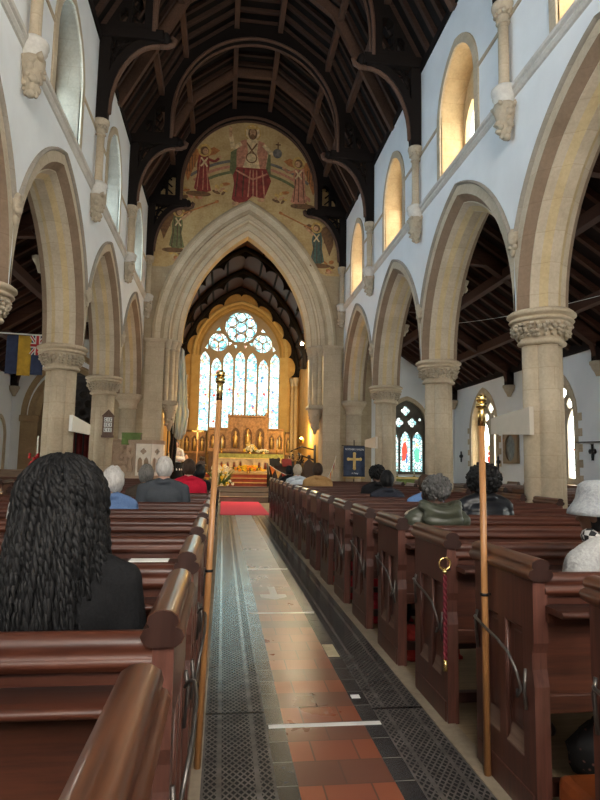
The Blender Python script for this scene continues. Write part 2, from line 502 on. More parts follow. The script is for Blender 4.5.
# west end behind the viewer ---------------------------------------------
WY = -4.6
for s in (-1, 1):
    w = MB(); w.box(min(s * 3.4, s * 4.15), max(s * 3.4, s * 4.15), WY, -.4, 0, 9.95); struct(w.build('wall_back_side', PLASTER))
def mW(u, v, d): return (u, WY - d, v)
WW = dict(spring=6.6, a=2.2, rise=3.0)
w = MB(); w.plate([(-7.6, 0), (7.6, 0), (7.6, 4.2), (4.1, 6.5), (4.1, 10), (2.0, 13), (-2.0, 13), (-4.1, 10), (-4.1, 6.5), (-7.6, 4.2)], [arch(0, n=10, bottom=3.6, **WW)], 0, .5, mW); struct(w.build('wall_back', PLASTER))
WESTG = glow('west_fill_glow', (1.0, .95, .87), WEST_FILL)  # unseen window added behind the viewer as frontal light for the nave
o = thing('window_21', None, None); o['kind'] = 'structure'
g = MB(); g.plate(arch(0, n=10, bottom=3.6, off=-.01, **WW), [], .3, .32, mW); g.build('pane', WESTG, o)
g = MB(); g.plate(arch(0, n=10, bottom=3.6, **WW), [arch(x, 6.6, .48, .9, 6, bottom=3.75) for x in (-1.6, -.54, .54, 1.6)] + [circle(0, 8.35, .75, 20)], .15, .25, mW); g.build('tracery', STONE, o)
# nave walls ----------------------------------------------------------
for side, mp, nm in ((1, mR, 'wall_right'), (-1, mL, 'wall_left')):
    out = [(-.4, 3.5)]
    for yc in BAYC: out += arch(yc, off=.32, n=14, **ARC)
    out += [(20.1, 3.5), (20.1, 9.95), (-.4, 9.95)]
    holes = [arch(yc, n=9, bottom=6.86, **CL) for yc in BAYC]
    w = MB(); w.plate(out, holes, 0, .75, mp, 0, 1)
    struct(w.build(nm, [PLASTER, WARMSTONE if side > 0 else stone('shaded_reveal_stone', (.20, .15, .10), (.30, .235, .165), bw=.5, bh=.35)]))  # sunlit warm on the right, unlit dark on the left, put into colour
# arcade arches
half = [(.50, -.375), (.50, -.41), (.475, -.435), (.45, -.41), (.44, -.384), (.28, -.384), (.225, -.33), (.165, -.26), (.148, -.262), (.095, -.16), (.085, -.15), (.01, -.075)]
prof = half + [(o, -d) for o, d in half[::-1]]
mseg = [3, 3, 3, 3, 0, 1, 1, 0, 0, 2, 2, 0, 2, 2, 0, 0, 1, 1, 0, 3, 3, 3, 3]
side_w = {1: 'right', -1: 'left'}
bayname = ['behind the nearest column', 'nearest', 'second', 'third', 'farthest']
ARCHLAB = {1: ['pointed stone arch behind the viewer on the right', 'huge pointed stone arch nearest on the right, cut by the frame edge',
               'second pointed stone arch on the right, between the two nearest columns', 'third pointed stone arch on the right of the nave',
               'narrow-looking far pointed stone arch on the right, beside the chancel pier'],
           -1: ['pointed stone arch behind the viewer on the left', 'sliver of pointed stone arch at the left frame edge',
                'pointed stone arch on the left above the striped flag', 'third pointed stone arch on the left of the nave',
                'farthest pointed stone arch on the left, beside the chancel pier']}
for side, mc in ((1, mRc), (-1, mLc)):
    for k, yc in enumerate(BAYC):
        if k == 0: continue
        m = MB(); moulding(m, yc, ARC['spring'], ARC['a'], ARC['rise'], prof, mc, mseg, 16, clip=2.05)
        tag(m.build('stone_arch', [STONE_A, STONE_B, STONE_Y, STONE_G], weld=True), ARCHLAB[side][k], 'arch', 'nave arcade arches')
# label stops between the arches
STOPLAB = {1: ['', 'carved leaf boss between the two nearest arches on the right', 'carved leaf boss between the second and third arches on the right',
               'carved leaf boss between the third and fourth arches on the right'],
           -1: ['', 'carved leaf boss between the arches at the left frame edge', 'carved leaf boss between the second and third arches on the left',
                'carved leaf boss between the third and fourth arches on the left']}
for side in (1, -1):
    for k, y in enumerate(COLS):
        if k == 0: continue
        b = MB()
        for i in range(14):
            b.ball((side * (3.36 + random.uniform(-.02, .03)), y + random.uniform(-.09, .09), 4.56 + random.uniform(-.14, .12)), random.uniform(.035, .065), 8, 5, 0, .5, 5, i)
        b.ball((side * 3.37, y, 4.56), (.07, .11, .15), 10, 8, 0, .4, 6)
        b.ball((side * 3.37, y, 4.40), (.04, .05, .10), 8, 6, 0, .3, 6)
        tag(b.build('label_stop', CARVE), STOPLAB[side][k], 'carved boss', 'carved bosses between the arches')
# columns
def column(loc, lab):
    r = thing('stone_column', lab, 'column', loc, 0, 'nave arcade columns')
    b = MB(); b.box(-.45, .45, -.45, .45, -.02, .16, 0, .02)
    b.lathe([(.42, .16, .05), (.44, .2, .06), (.42, .25, .06), (.36, .28, .08), (.37, .33, .1), (.39, .37, .1), (.36, .42, .12), (.31, .46, .18)], seg=48, lobes=4)
    b.build('base', STONE, r)
    s = MB(); s.lathe([(.295, .46, .24), (.29, 1.8, .24), (.285, 3.04, .24)], seg=96, lobes=4, smooth=True); s.build('shaft', STONE, r)
    c = MB()
    c.lathe([(.30, 3.02, .2), (.335, 3.035, .16), (.345, 3.06, .14), (.33, 3.085, .14), (.305, 3.10, .16), (.31, 3.14, .14), (.34, 3.22, .10), (.375, 3.30, .07),
             (.40, 3.335, .05)], seg=48, lobes=4)
    c.lathe([(.40, 3.335, .05), (.435, 3.345, .05), (.45, 3.365, .05), (.435, 3.385, .05), (.40, 3.395, .06), (.40, 3.41, .06), (.45, 3.42, .05), (.475, 3.44, .05), (.47, 3.47, .05), (.44, 3.485, .05), (.43, 3.50, .05)], seg=48, lobes=4)
    cap = c.build('capital', STONE, r)
    f = MB()
    for i in range(26):
        a = 2 * math.pi * i / 26
        rr = .335 * (1 - .10 * (1 - abs(math.cos(2 * a)) ** .6))
        for z, q in ((3.15, .035), (3.20, .042), (3.25, .045), (3.29, .04)):
            ra = rr + (z - 3.12) * .35 + random.uniform(-.01, .015)
            f.ball((ra * math.cos(a + random.uniform(-.06, .06)), ra * math.sin(a + random.uniform(-.06, .06)), z + random.uniform(-.01, .01)), (q * .8, q * .8, q * .7), 6, 4, 0, .6, 4, i + z)
    f.build('foliage', CARVE, cap)
    return r
COLLAB = {1: ['stone column of clustered shafts outside the frame on the right', 'large clustered stone column nearest on the right, with a cream panel on it',
              'second clustered stone column on the right of the nave', 'third stone column on the right of the nave, beside the aisle end window'],
          -1: ['stone column behind the left frame edge', 'clustered stone column on the left beside the striped flag', 'clustered stone column on the left carrying the hymn board', '']}
COLLAB[-1] = ['stone column outside the frame on the left', 'stone column cut off by the left frame edge, only its capital showing',
              'clustered stone column on the left, beside the striped flag', 'clustered stone column on the left carrying the hymn board']
c0 = column((3.775, COLS[0], 0), COLLAB[1][0])
for side in (1, -1):
    for k, y in enumerate(COLS):
        if (side, k) == (1, 0): continue
        dup(c0, (side * 3.775, y, 0), COLLAB[side][k])
def respond(side, lab):
    r = thing('half_column', lab, 'half column', (side * 3.775, 20.1, 0), 0, 'half columns against the chancel wall')
    s = MB(); s.lathe([(.33, 0), (.33, .4), (.27, .45), (.26, 3.04)], seg=32, lobes=0); s.build('shaft', STONE, r)
    c = MB(); c.lathe([(.26, 3.02), (.31, 3.05), (.27, 3.1), (.30, 3.2), (.38, 3.33), (.42, 3.36), (.40, 3.4), (.45, 3.43), (.43, 3.5)], seg=32); c.build('capital', STONE, r)
respond(1, 'half column against the right chancel pier, behind the blue banner'); respond(-1, 'half column against the left chancel pier, behind the pulpit')
# string courses
for side, nm in ((1, 'trim_2'), (-1, 'trim_3')):
    t = MB()
    t.prism([(side * 3.4, 6.66), (side * 3.37, 6.67), (side * 3.34, 6.71), (side * 3.345, 6.74), (side * 3.31, 6.76), (side * 3.30, 6.80), (side * 3.33, 6.83), (side * 3.4, 6.86)], 'y', -.4, 20.1)
    struct(t.build(nm, stone('string_limestone', (.50, .47, .42), (.68, .65, .60), joint=False)))
    t = MB()
    ys = [-.4] + [q for yc in BAYC for q in (yc - .95, yc + .95)] + [20.1]
    for a, b in zip(ys[::2], ys[1::2]): t.box(side * 3.4 if side < 0 else 3.375, side * 3.375 if side < 0 else 3.4, a, b, 7.97, 8.03)
    struct(t.build(nm, STONE))
# wall shafts with corbels
SHL = {1: ['nearest wall shaft and carved corbel on the right', 'second wall shaft and carved corbel on the right', 'third wall shaft and carved corbel on the right',
           'wall shaft and corbel in the right corner by the mural'],
       -1: ['nearest wall shaft and carved corbel on the left', 'second wall shaft and carved corbel on the left', 'third wall shaft and carved corbel on the left',
            'wall shaft and corbel in the left corner by the mural']}
def wall_shaft(loc, lab):
    r = thing('wall_shaft', lab, 'wall shaft', loc, 0, 'wall shafts under the roof')
    s = MB(); s.lathe([(.085, 6.86), (.11, 6.88), (.085, 6.93), (.078, 7.0), (.078, 7.9)], seg=16); s.build('shaft', STONE, r)
    c = MB(); c.lathe([(.078, 7.86), (.105, 7.88), (.085, 7.91), (.095, 7.98), (.13, 8.06), (.15, 8.07), (.14, 8.10), (.165, 8.12), (.16, 8.17)], seg=16)
    for i in range(10):
        a = 2 * math.pi * i / 10; c.ball((.115 * math.cos(a), .115 * math.sin(a), 8.01), (.03, .03, .04), 6, 5, 0, .5)
    c.build('capital', CARVE, r)
    b = MB(); b.lathe([(.15, 6.86), (.19, 6.82), (.19, 6.77), (.16, 6.74), (.175, 6.70), (.15, 6.66), (.135, 6.62), (.15, 6.58)], seg=16)
    b.build('corbel_ring', stone('string_limestone', (0, 0, 0), (0, 0, 0)), r)
    k = MB()
    for i in range(30):
        z = random.uniform(6.08, 6.58); w = .05 + .11 * (z - 6.08) / .5
        a = random.uniform(0, 6.28)
        k.ball((w * math.cos(a), w * math.sin(a), z), random.uniform(.035, .06), 7, 5, 0, .6, 5, i)
    k.lathe([(.03, 6.06), (.07, 6.14), (.11, 6.3), (.15, 6.45), (.16, 6.58)], seg=12)
    k.build('carved_corbel', CARVE, r)
    return r
ws0 = wall_shaft((3.29, 7.8, 0), SHL[1][0])
for side in (1, -1):
    for k, y in enumerate((7.8, 11.9, 16.0, 19.95)):
        if (side, k) != (1, 0): dup(ws0, (side * 3.29, y, 0), SHL[side][k])
# stained / leaded glass materials
def glass_mat(name, strength, tint, figure, lead=.012, scale=7.0):
    m, nt, bs = nt_new(name)
    v = coords(nt, 'UV')
    vo = N(nt, 'ShaderNodeTexVoronoi'); vo.inputs['Scale'].default_value = scale; vo.voronoi_dimensions = '2D'; L(nt, v, vo.inputs['Vector'])
    ve = N(nt, 'ShaderNodeTexVoronoi', feature='DISTANCE_TO_EDGE'); ve.inputs['Scale'].default_value = scale; ve.voronoi_dimensions = '2D'; L(nt, v, ve.inputs['Vector'])
    sp = N(nt, 'ShaderNodeSeparateColor'); L(nt, vo.outputs['Color'], sp.inputs[0])
    base = ramp(nt, sp.outputs[0], tint)
    col = ramp(nt, sp.outputs[1], figure)
    n = noisen(nt, v, 1.35, 3)
    c = mixc(nt, ramp(nt, n, [(.46, 0.0), (.56, .85)]), base, col)
    ld = mathn(nt, 'GREATER_THAN', ve.outputs[0], lead * scale)
    c = mixc(nt, ld, (.02, .02, .02), c)
    L(nt, c, bs.inputs['Base Color']); L(nt, c, bs.inputs['Emission Color'])
    bs.inputs['Emission Strength'].default_value = strength
    bs.inputs['Roughness'].default_value = .2
    return m
CLEAR = glass_mat('leaded_clear_glass', GLASS_CLERE, [(.2, (.95, .9, .8)), (.6, (1, .96, .86)), (.9, (1, 1, .95))], [(.3, (.7, .85, .8)), (.7, (.95, .95, .85))], .004, 5)
CLEAR_L = glass_mat('leaded_clear_glass_north', 4.6, [(.2, (.36, .64, 1.0)), (.6, (.46, .73, 1.0)), (.9, (.55, .80, 1.0))], [(.3, (.5, .75, .9)), (.7, (.6, .8, .95))], .004, 5)
EASTG = glass_mat('east_stained_glass', GLASS_EAST, [(.15, (.12, .46, .55)), (.45, (.36, .72, .80)), (.8, (.68, .86, .86))],
                  [(.12, (.05, .22, .42)), (.3, (.10, .45, .48)), (.5, (.60, .10, .08)), (.62, (.75, .55, .2)), (.8, (.85, .9, .85)), (.95, (.35, .65, .55))], .007, 8)
AISLEG = glass_mat('aisle_stained_glass', .75, [(.15, (.35, .72, .72)), (.45, (.62, .88, .88)), (.8, (.92, .95, .9))],
                   [(.15, (.08, .3, .4)), (.35, (.12, .45, .4)), (.55, (.5, .62, .6)), (.8, (.7, .85, .8))], .010, 9)
AISLE_CLEAR = glass_mat('aisle_clear_glass', GLASS_AISLE, [(.2, (.85, .93, .9)), (.6, (.95, .98, .95)), (.9, (1, 1, .95))], [(.3, (.7, .85, .8)), (.7, (.95, .95, .85))], .005, 6)
REDG = glow('red_window_glass', (.70, .07, .04), .5); BLUEG = glow('blue_window_glass', (.06, .18, .42), .4)
GREENG = glow('green_window_glass', (.10, .40, .28), .6); GOLDG = glow('amber_window_glass', (.85, .55, .18), .6); WHITEG = glow('white_window_glass', (.85, .88, .85), .8)
TRACERY = stone('tracery_stone', (.30, .26, .20), (.42, .36, .28), joint=False)
# clerestory windows
wn = 0
for side, mp in ((1, mR), (-1, mL)):
    for k, yc in enumerate(BAYC):
        wn += 1
        w = thing('window_%d' % wn, None, None); w['kind'] = 'structure'
        fr = MB(); fr.plate(arch(yc, n=9, bottom=6.86, off=.16, **CL), [arch(yc, n=9, bottom=6.87, **CL)], -.03, .02, mp)
        fr.build('window_surround', STONE, w)
        tr = MB()
        ho = [arch(yc + s * .38, 7.75, .33, .55, 6, bottom=6.95) for s in (-1, 1)] + [foil(yc, 8.58, .2, 4, 24, dip=.4)]
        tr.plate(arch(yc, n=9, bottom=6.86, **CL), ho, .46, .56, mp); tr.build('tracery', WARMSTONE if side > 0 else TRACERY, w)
        g = MB(); g.plate(arch(yc, n=9, bottom=6.86, off=-.02, **CL), [], .58, .59, mp); g.build('pane', CLEAR if side > 0 else CLEAR_L, w)
# nave roof ----------------------------------------------------------
RP = [(-3.55, 9.9), (-2.0, 12.85), (-.62, 13.9), (.62, 13.9), (2.0, 12.85), (3.55, 9.9)]
def offset_poly(pts, d):
    out = []
    for i, (x, z) in enumerate(pts):
        nx = nz = 0.0
        for a, b in ((i - 1, i), (i, i + 1)):
            if a < 0 or b >= len(pts): continue
            dx = pts[b][0] - pts[a][0]; dz = pts[b][1] - pts[a][1]; l = math.hypot(dx, dz)
            nx += -dz / l; nz += dx / l
        l = math.hypot(nx, nz); q = 1.0 if i in (0, len(pts) - 1) else 1.0 / max(.5, l / 2)
        out.append((x + nx / l * d * q, z + nz / l * d * q))
    return out
ce = MB(); up = offset_poly(RP, .12)
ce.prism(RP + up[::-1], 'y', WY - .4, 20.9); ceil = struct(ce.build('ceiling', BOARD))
inn = offset_poly(RP, -.10)
y = 6.3; 
while y < 19.8:
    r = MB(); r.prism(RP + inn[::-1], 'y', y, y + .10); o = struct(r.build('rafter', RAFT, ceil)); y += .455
for (x, z) in ((-2.62, 11.6), (-2.0, 12.78), (-.62, 13.82), (.62, 13.82), (2.0, 12.78), (2.62, 11.6)):
    p = MB(); p.box(x - .07, x + .07, 3.7, 20.1, z - .24, z - .02); struct(p.build('purlin', BROWN, ceil))
for s in (-1, 1):
    p = MB(); p.box(s * 3.56 - .2, s * 3.56 + .2, -.4, 20.1, 9.86, 10.02); struct(p.build('wall_plate', DARK, ceil))
def truss(loc, lab):
    r = thing('roof_truss', lab, 'roof truss', loc, 0, 'dark oak roof trusses')
    def ax(u, v, d): return (u, d, v)
    inn = offset_poly(RP, -.02)
    outer = [(-3.42, 9.98)] + inn[1:5] + [(3.42, 9.98)]
    ins = []
    n = 16
    # inside line: hammer posts, then a round arch
    A = [(2.32, 10.14), (2.32, 10.75)]
    arcp = [(2.32 * math.cos(math.pi * i / (2 * n)) , 10.75 + 2.58 * math.sin(math.pi * i / (2 * n))) for i in range(1, n + 1)]
    ins = A + arcp
    insL = [(-u, v) for u, v in ins[:-1]][::-1]
    path = [(3.42, 10.14)] + ins + insL + [(-3.42, 10.14)]
    poly = [outer[0]] + outer[1:5] + [outer[5]] + path
    holes = []
    for s in (-1, 1):
        for u0, u1, zt in ((2.52, 2.78, 11.05), (2.85, 3.02, 10.62)):
            um = (u0 + u1) / 2
            holes.append([(s * u0, 10.3), (s * u1, 10.3), (s * u1, zt - .12), (s * um, zt), (s * u0, zt - .02)])
    rib = MB(); rib.plate(poly, holes, -.13, .13, ax); rib.build('arched_rib', DARK, r)
    lip = MB()
    for q in (path[1:-1],):
        lip.tube([(u, -.13, v) for u, v in q], .045, 6); lip.tube([(u, .13, v) for u, v in q], .045, 6)
    lip.build('rib_moulding', BROWN, r)
    for s in (-1, 1):
        tr = MB()
        for k in range(5):
            tr.tube([(s * (2.62 + .02 * k), 0, 10.40 + k * .24), (s * (2.86), 0, 10.62 + k * .22)], .025, 6)
            if k < 3: tr.tube([(s * 2.92, 0, 10.62 + k * .24), (s * 3.13, 0, 10.42 + k * .22)], .025, 6)
        tr.build('tracery', DARK, r)
        hb = MB(); hb.box(min(s * 3.42, s * 2.12), max(s * 3.42, s * 2.12), -.15, .15, 9.96, 10.2, 0, .02)
        hb.ball((s * 2.08, 0, 10.08), (.10, .17, .13), 10, 8); hb.tube([(s * 2.2, 0, 9.92), (s * 2.05, 0, 9.93), (s * 1.93, 0, 9.99), (s * 1.90, 0, 10.09), (s * 1.97, 0, 10.13)], .055, 8, 1)
        hb.build('hammer_beam', [DARK, BROWN], r)
        br = MB(); n2 = 10
        ci = [(2.2 + .97 * math.sin(math.pi / 2 * i / n2), 8.35 + 1.58 * math.cos(math.pi / 2 * i / n2)) for i in range(n2 + 1)]
        a1 = [(s * u, v) for u, v in ci]; a2 = [(s * 2.2, 9.98)] + [(s * (u + .13), min(9.98, v + .10)) for u, v in ci[1:-1]] + [(s * 3.3, 8.45)]
        br.prism(a1 + a2[::-1], 'y', -.10, .10)
        br.tube([(u, 0, v) for u, v in a1], .06, 8, 1)
        for q in range(3):
            br.tube([(s * (2.80 + .13 * q), 0, 9.94), (s * (3.17), 0, 9.75 - .25 * q)], .03, 6)
        br.tube([(s * 3.0 + .12 * math.cos(a), 0, 9.66 + .12 * math.sin(a)) for a in [i * math.pi / 6 for i in range(12)]], .025, 6, 0, True)
        br.build('curved_brace', [DARK, BROWN], r)
        po = MB(); po.box(min(s * 3.40, s * 3.17), max(s * 3.40, s * 3.17), -.10, .10, 8.17, 10.0, 0, .015); po.build('wall_post', DARK, r)
    return r
t0 = truss((0, 7.8, 0), 'dark oak hammer beam truss overhead, nearest to the viewer')
dup(t0, (0, 11.9, 0), 'dark oak hammer beam truss crossing the top of the picture')
dup(t0, (0, 16.0, 0), 'dark oak hammer beam truss one bay in front of the mural')
dup(t0, (0, 19.9, 0), 'dark oak hammer beam truss framing the mural')
for yb in (13.95, 18.05, 9.85):
    rb = MB(); n = 18
    prm = offset_poly(RP, -.26)
    rb.prism(RP + prm[::-1], 'y', yb - .07, yb + .07); struct(rb.build('principal_rafter', BROWN, ceil))

# chancel arch wall ----------------------------------------------------------
def mC(u, v, d): return (u, 20.1 + d, v)
CA = dict(spring=5.4, a=2.15, rise=3.9)
GREYBRICK = stone('grey_ashlar', (.36, .28, .18), (.50, .41, .28), bw=.42, bh=.16)
cw = MB(); cw.plate([(-4.4, 0), (-2.75, 0)] + arch(0, off=.6, n=12, **CA) + [(2.75, 0), (4.4, 0), (4.4, 14.2), (-4.4, 14.2)], [], 0, .8, mC)
struct(cw.build('wall_chancel', GREYBRICK))
ca = MB()
chalf = [(1.0, 0.0), (1.0, -.05), (.95, -.09), (.88, -.08), (.84, -.03), (.70, -.03), (.66, .0), (.62, .05), (.60, .10), (.46, .10), (.44, .08), (.41, .08), (.38, .14), (.33, .17), (.30, .24), (.18, .24), (.155, .22), (.13, .23), (.11, .28), (.0, .36), (0, .8)]
moulding(ca, 0, CA['spring'], CA['a'], CA['rise'], chalf, mC, [1, 1, 1, 0, 0, 1, 1, 0, 0, 1, 0, 0, 1, 0, 0, 0, 1, 0, 0, 2], 24)
tag(ca.build('chancel_arch', [stone('chancel_limestone', (.50, .41, .28), (.66, .56, .41), uv=True, bw=.5, bh=2), stone('chancel_brown_stone', (.36, .28, .18), (.46, .37, .25), uv=True, bw=.5, bh=2), STONE_Y], weld=True),
    'tall moulded stone chancel arch below the mural', 'arch')
for s in (-1, 1):
    p = thing('chancel_pier', 'tall square stone pier at the %s of the chancel arch' % side_w[s], 'pier', (s * 2.98, 20.1, 0), 0, 'chancel arch piers')
    b = MB(); b.box(-.30, .30, -.12, .75, 0, 5.35); b.box(-.36, .36, -.17, .8, 0, .5, 0, .02); b.build('pier_body', STONE, p)
    b = MB(); b.box(-.33, .33, -.16, .78, 5.28, 5.33); b.box(-.36, .36, -.19, .8, 5.33, 5.40); b.build('impost', STONE, p)
    c = thing('corbelled_shafts', 'cluster of slim shafts on a carved corbel, %s jamb of the chancel arch' % side_w[s], 'wall shaft', (s * 2.45, 20.1, 0), 0, 'shafts of the chancel arch')
    sh = MB()
    for dx, dy, rr in ((0, .15, .11), (-s * .12, .35, .10), (s * .14, .02, .08), (-s * .1, .6, .1)):
        sh.lathe([(rr + .03, 3.30), (rr, 3.36), (rr, 5.1)], (dx, dy), 14)
    sh.build('shaft', STONE, c)
    cp = MB()
    for dx, dy, rr in ((0, .15, .11), (-s * .12, .35, .10), (s * .14, .02, .08), (-s * .1, .6, .1)):
        cp.lathe([(rr, 5.05), (rr + .03, 5.08), (rr + .01, 5.12), (rr + .06, 5.26), (rr + .08, 5.3), (rr + .08, 5.4)], (dx, dy), 14)
    cp.build('capital', CARVE, c)
    k = MB(); k.prism([(-.24, 3.22), (.24, 3.22), (.27, 3.27), (.24, 3.34), (-.24, 3.34), (-.27, 3.27)], 'y', -.08, .7)
    k.lathe([(.04, 2.35), (.07, 2.45), (.15, 2.7), (.17, 2.85), (.24, 3.1), (.26, 3.24)], (0, .2), 12)
    for i in range(26):
        z = random.uniform(2.5, 3.15); w = .05 + .19 * (z - 2.35) / .85; a = random.uniform(0, 6.28)
        k.ball((w * math.cos(a), .2 + w * math.sin(a), z), random.uniform(.04, .07), 7, 5, 0, .6, 5, i)
    k.build('corbel', CARVE, c)
# chancel ----------------------------------------------------------
for s, nm in ((-1, 'wall_chancel_left'), (1, 'wall_chancel_right')):
    w = MB(); w.box(min(s * 3.05, s * 3.3), max(s * 3.05, s * 3.3), 20.9, 30.3, 0, 6.0); struct(w.build(nm, GOLD_STONE))
def mE(u, v, d): return (u + .08, 30 + d, v)
EW = dict(spring=6.7, a=2.0, rise=2.45)
ew = MB(); ew.plate([(-3.3, 0), (3.2, 0), (3.2, 11.2), (-3.3, 11.2)], [arch(0, n=14, bottom=2.85, off=.12, **EW)], 0, .5, mE); struct(ew.build('wall_east', GOLD_STONE))
em = MB(); moulding(em, 0, EW['spring'], EW['a'], EW['rise'], [(.42, 0), (.42, -.06), (.36, -.10), (.28, -.08), (.25, -.01), (.16, -.01), (.12, .05), (.1, .14), (.02, .2), (0, .3)], mE, [0, 0, 0, 0, 1, 0, 0, 1, 0], 16)
for s in (-1, 1):
    em.box(.08 + s * 2.21 - .21, .08 + s * 2.21 + .21, 29.92, 30.3, 2.85, 6.7)
struct(em.build('trim_4', [stone('gold_arch_stone', (.56, .37, .13), (.72, .52, .22), uv=True, bh=2), stone('gold_arch_stone_dark', (.40, .25, .08), (.5, .33, .12), uv=True, bh=2)]))
w = thing('window_11', None, None); w['kind'] = 'structure'
tr = MB(); hs = []
xs = [-1.78, -1.19, -.60, 0, .60, 1.19, 1.78]
hd = [6.42, 6.12, 6.42, 6.50, 6.42, 6.12, 6.42]
for x, h in zip(xs, hd): hs.append(arch(x, h, .245, .5, 6, bottom=2.93))
cz = 8.22
hs.append(circle(0, cz, .80, 36))
for s in (-1, 1):
    hs.append(circle(s * 1.12, 7.42, .47, 26))
    hs.append([(s * 1.02, 8.02), (s * 1.28, 8.00), (s * 1.10, 8.20)])
    hs.append([(s * .42, 7.42), (s * .58, 7.25), (s * .60, 7.46)]); hs.append([(s * .18, 7.30), (s * .34, 7.30), (s * .24, 7.12)])
    hs.append([(s * 1.62, 7.35), (s * 1.80, 7.10), (s * 1.66, 7.02)])
tr.plate(arch(0, n=16, bottom=2.85, **EW), hs, .12, .26, mE)
def ring(cx, cz, r, w=.028): tr.tube([(cx + .08 + r * math.cos(a), 30.19, cz + r * math.sin(a)) for a in [i * math.pi / 12 for i in range(24)]], w, 6, 0, True)
def barz(x0, z0, x1, z1, w=.025): tr.tube([(x0 + .08, 30.19, z0), (x1 + .08, 30.19, z1)], w, 6)
ring(0, cz, .27)
for i in range(6):
    a = math.pi / 2 + i * math.pi / 3; a2 = a + math.pi / 6
    ring(.54 * math.cos(a), cz + .54 * math.sin(a), .235)
    barz(.27 * math.cos(a2), cz + .27 * math.sin(a2), .78 * math.cos(a2), cz + .78 * math.sin(a2))
for s in (-1, 1):
    for i in range(3):
        a = math.pi / 2 + i * 2 * math.pi / 3; a2 = a + math.pi / 3
        ring(s * 1.12 + .23 * math.cos(a), 7.42 + .23 * math.sin(a), .20)
        barz(s * 1.12, 7.42, s * 1.12 + .46 * math.cos(a2), 7.42 + .46 * math.sin(a2))
for x, h in zip(xs, hd):
    for s in (-1, 1): tr.tube([(x + .08 + s * .245, 30.19, h - .02), (x + .08 + s * .12, 30.19, h + .06), (x + .08 + s * .09, 30.19, h - .06), (x + .08 + s * .12, 30.19, h + .07), (x + .08, 30.19, h + .28)], .022, 5)
    for z in (3.6, 4.3, 5.0, 5.7): barz(x - .24, z, x + .24, z, .012)
tr.build('tracery', stone('east_tracery_stone', (.34, .26, .17), (.46, .36, .24), joint=False), w)
g = MB(); g.plate(arch(0, n=16, bottom=2.85, off=-.01, **EW), [], .28, .3, mE); g.build('pane', EASTG, w)
# painted figures within the lights
for i, x in enumerate(xs):
    p = MB(); cols = [BLUEG, REDG, GREENG, GOLDG, WHITEG]
    rnd = random.Random(i * 5 + 1)
    for z in (3.35, 4.1, 4.85, 5.6):
        for q in range(3):
            p.prism(circle(x + .08 + rnd.uniform(-.10, .10), z + rnd.uniform(-.16, .18), rnd.uniform(.03, .075), 7, rnd.random()), 'y', 30.262, 30.275, rnd.choice([0, 0, 1, 2, 2, 2, 3]) )
    p.build('painted_glass', cols, w)
# chancel barrel roof with cusped boards
CR = dict(spring=5.7, a=3.05, rise=4.55)
cb = MB(); moulding(cb, 0, CR['spring'], CR['a'], CR['rise'], [(0, 0), (0, 9.2), (.15, 9.2), (.15, 0)], mC, [0, 0, 0], 20)
for v in range(len(cb.v)): cb.v[v] = (cb.v[v][0] + .04, cb.v[v][1] + .8, cb.v[v][2])
cc = struct(cb.build('ceiling', PLUM))
def cusped(y, big):
    R = two_centre(CR['a'], CR['rise']); c = R - CR['a']
    L_, nn = [], 60
    th = math.acos((c) / (R - .30))
    for i in range(nn + 1):
        t = i / nn
        q = abs(math.sin(t * math.pi * 5))
        r = R - .46 + .26 * (q ** .55)
        tt = t * math.acos(min(1, c / r))
        L_.append((c - r * math.cos(tt) + 0, CR['spring'] + r * math.sin(tt)))
    inner = L_ + [(-u, v) for u, v in L_[:-1]][::-1]
    outer = arch(0, off=0.02, n=20, **CR)
    b = MB(); b.prism([(u + .04, v) for u, v in outer + inner[::-1]], 'y', y, y + .10); struct(b.build('cusped_rib', DARK, cc))
    b = MB(); pts = arch(.04, off=-.10, n=20, **CR)
    b.tube([(u, y - .06, v) for u, v in pts], .11, 8); struct(b.build('rib', DARK, cc))
for y in (21.3, 24.1, 27.0, 29.75): cusped(y, 0)
for i in range(1, 7):
    R = two_centre(CR['a'], CR['rise']); c = R - CR['a']; th = math.acos(c / R) * i / 7
    for s in (-1, 1):
        b = MB(); b.tube([(.04 + s * ((R - .02) * math.cos(th) - c), 20.95, CR['spring'] + (R - .02) * math.sin(th)), (.04 + s * ((R - .02) * math.cos(th) - c), 29.95, CR['spring'] + (R - .02) * math.sin(th))], .05, 6)
        struct(b.build('roof_batten', DARK, cc))
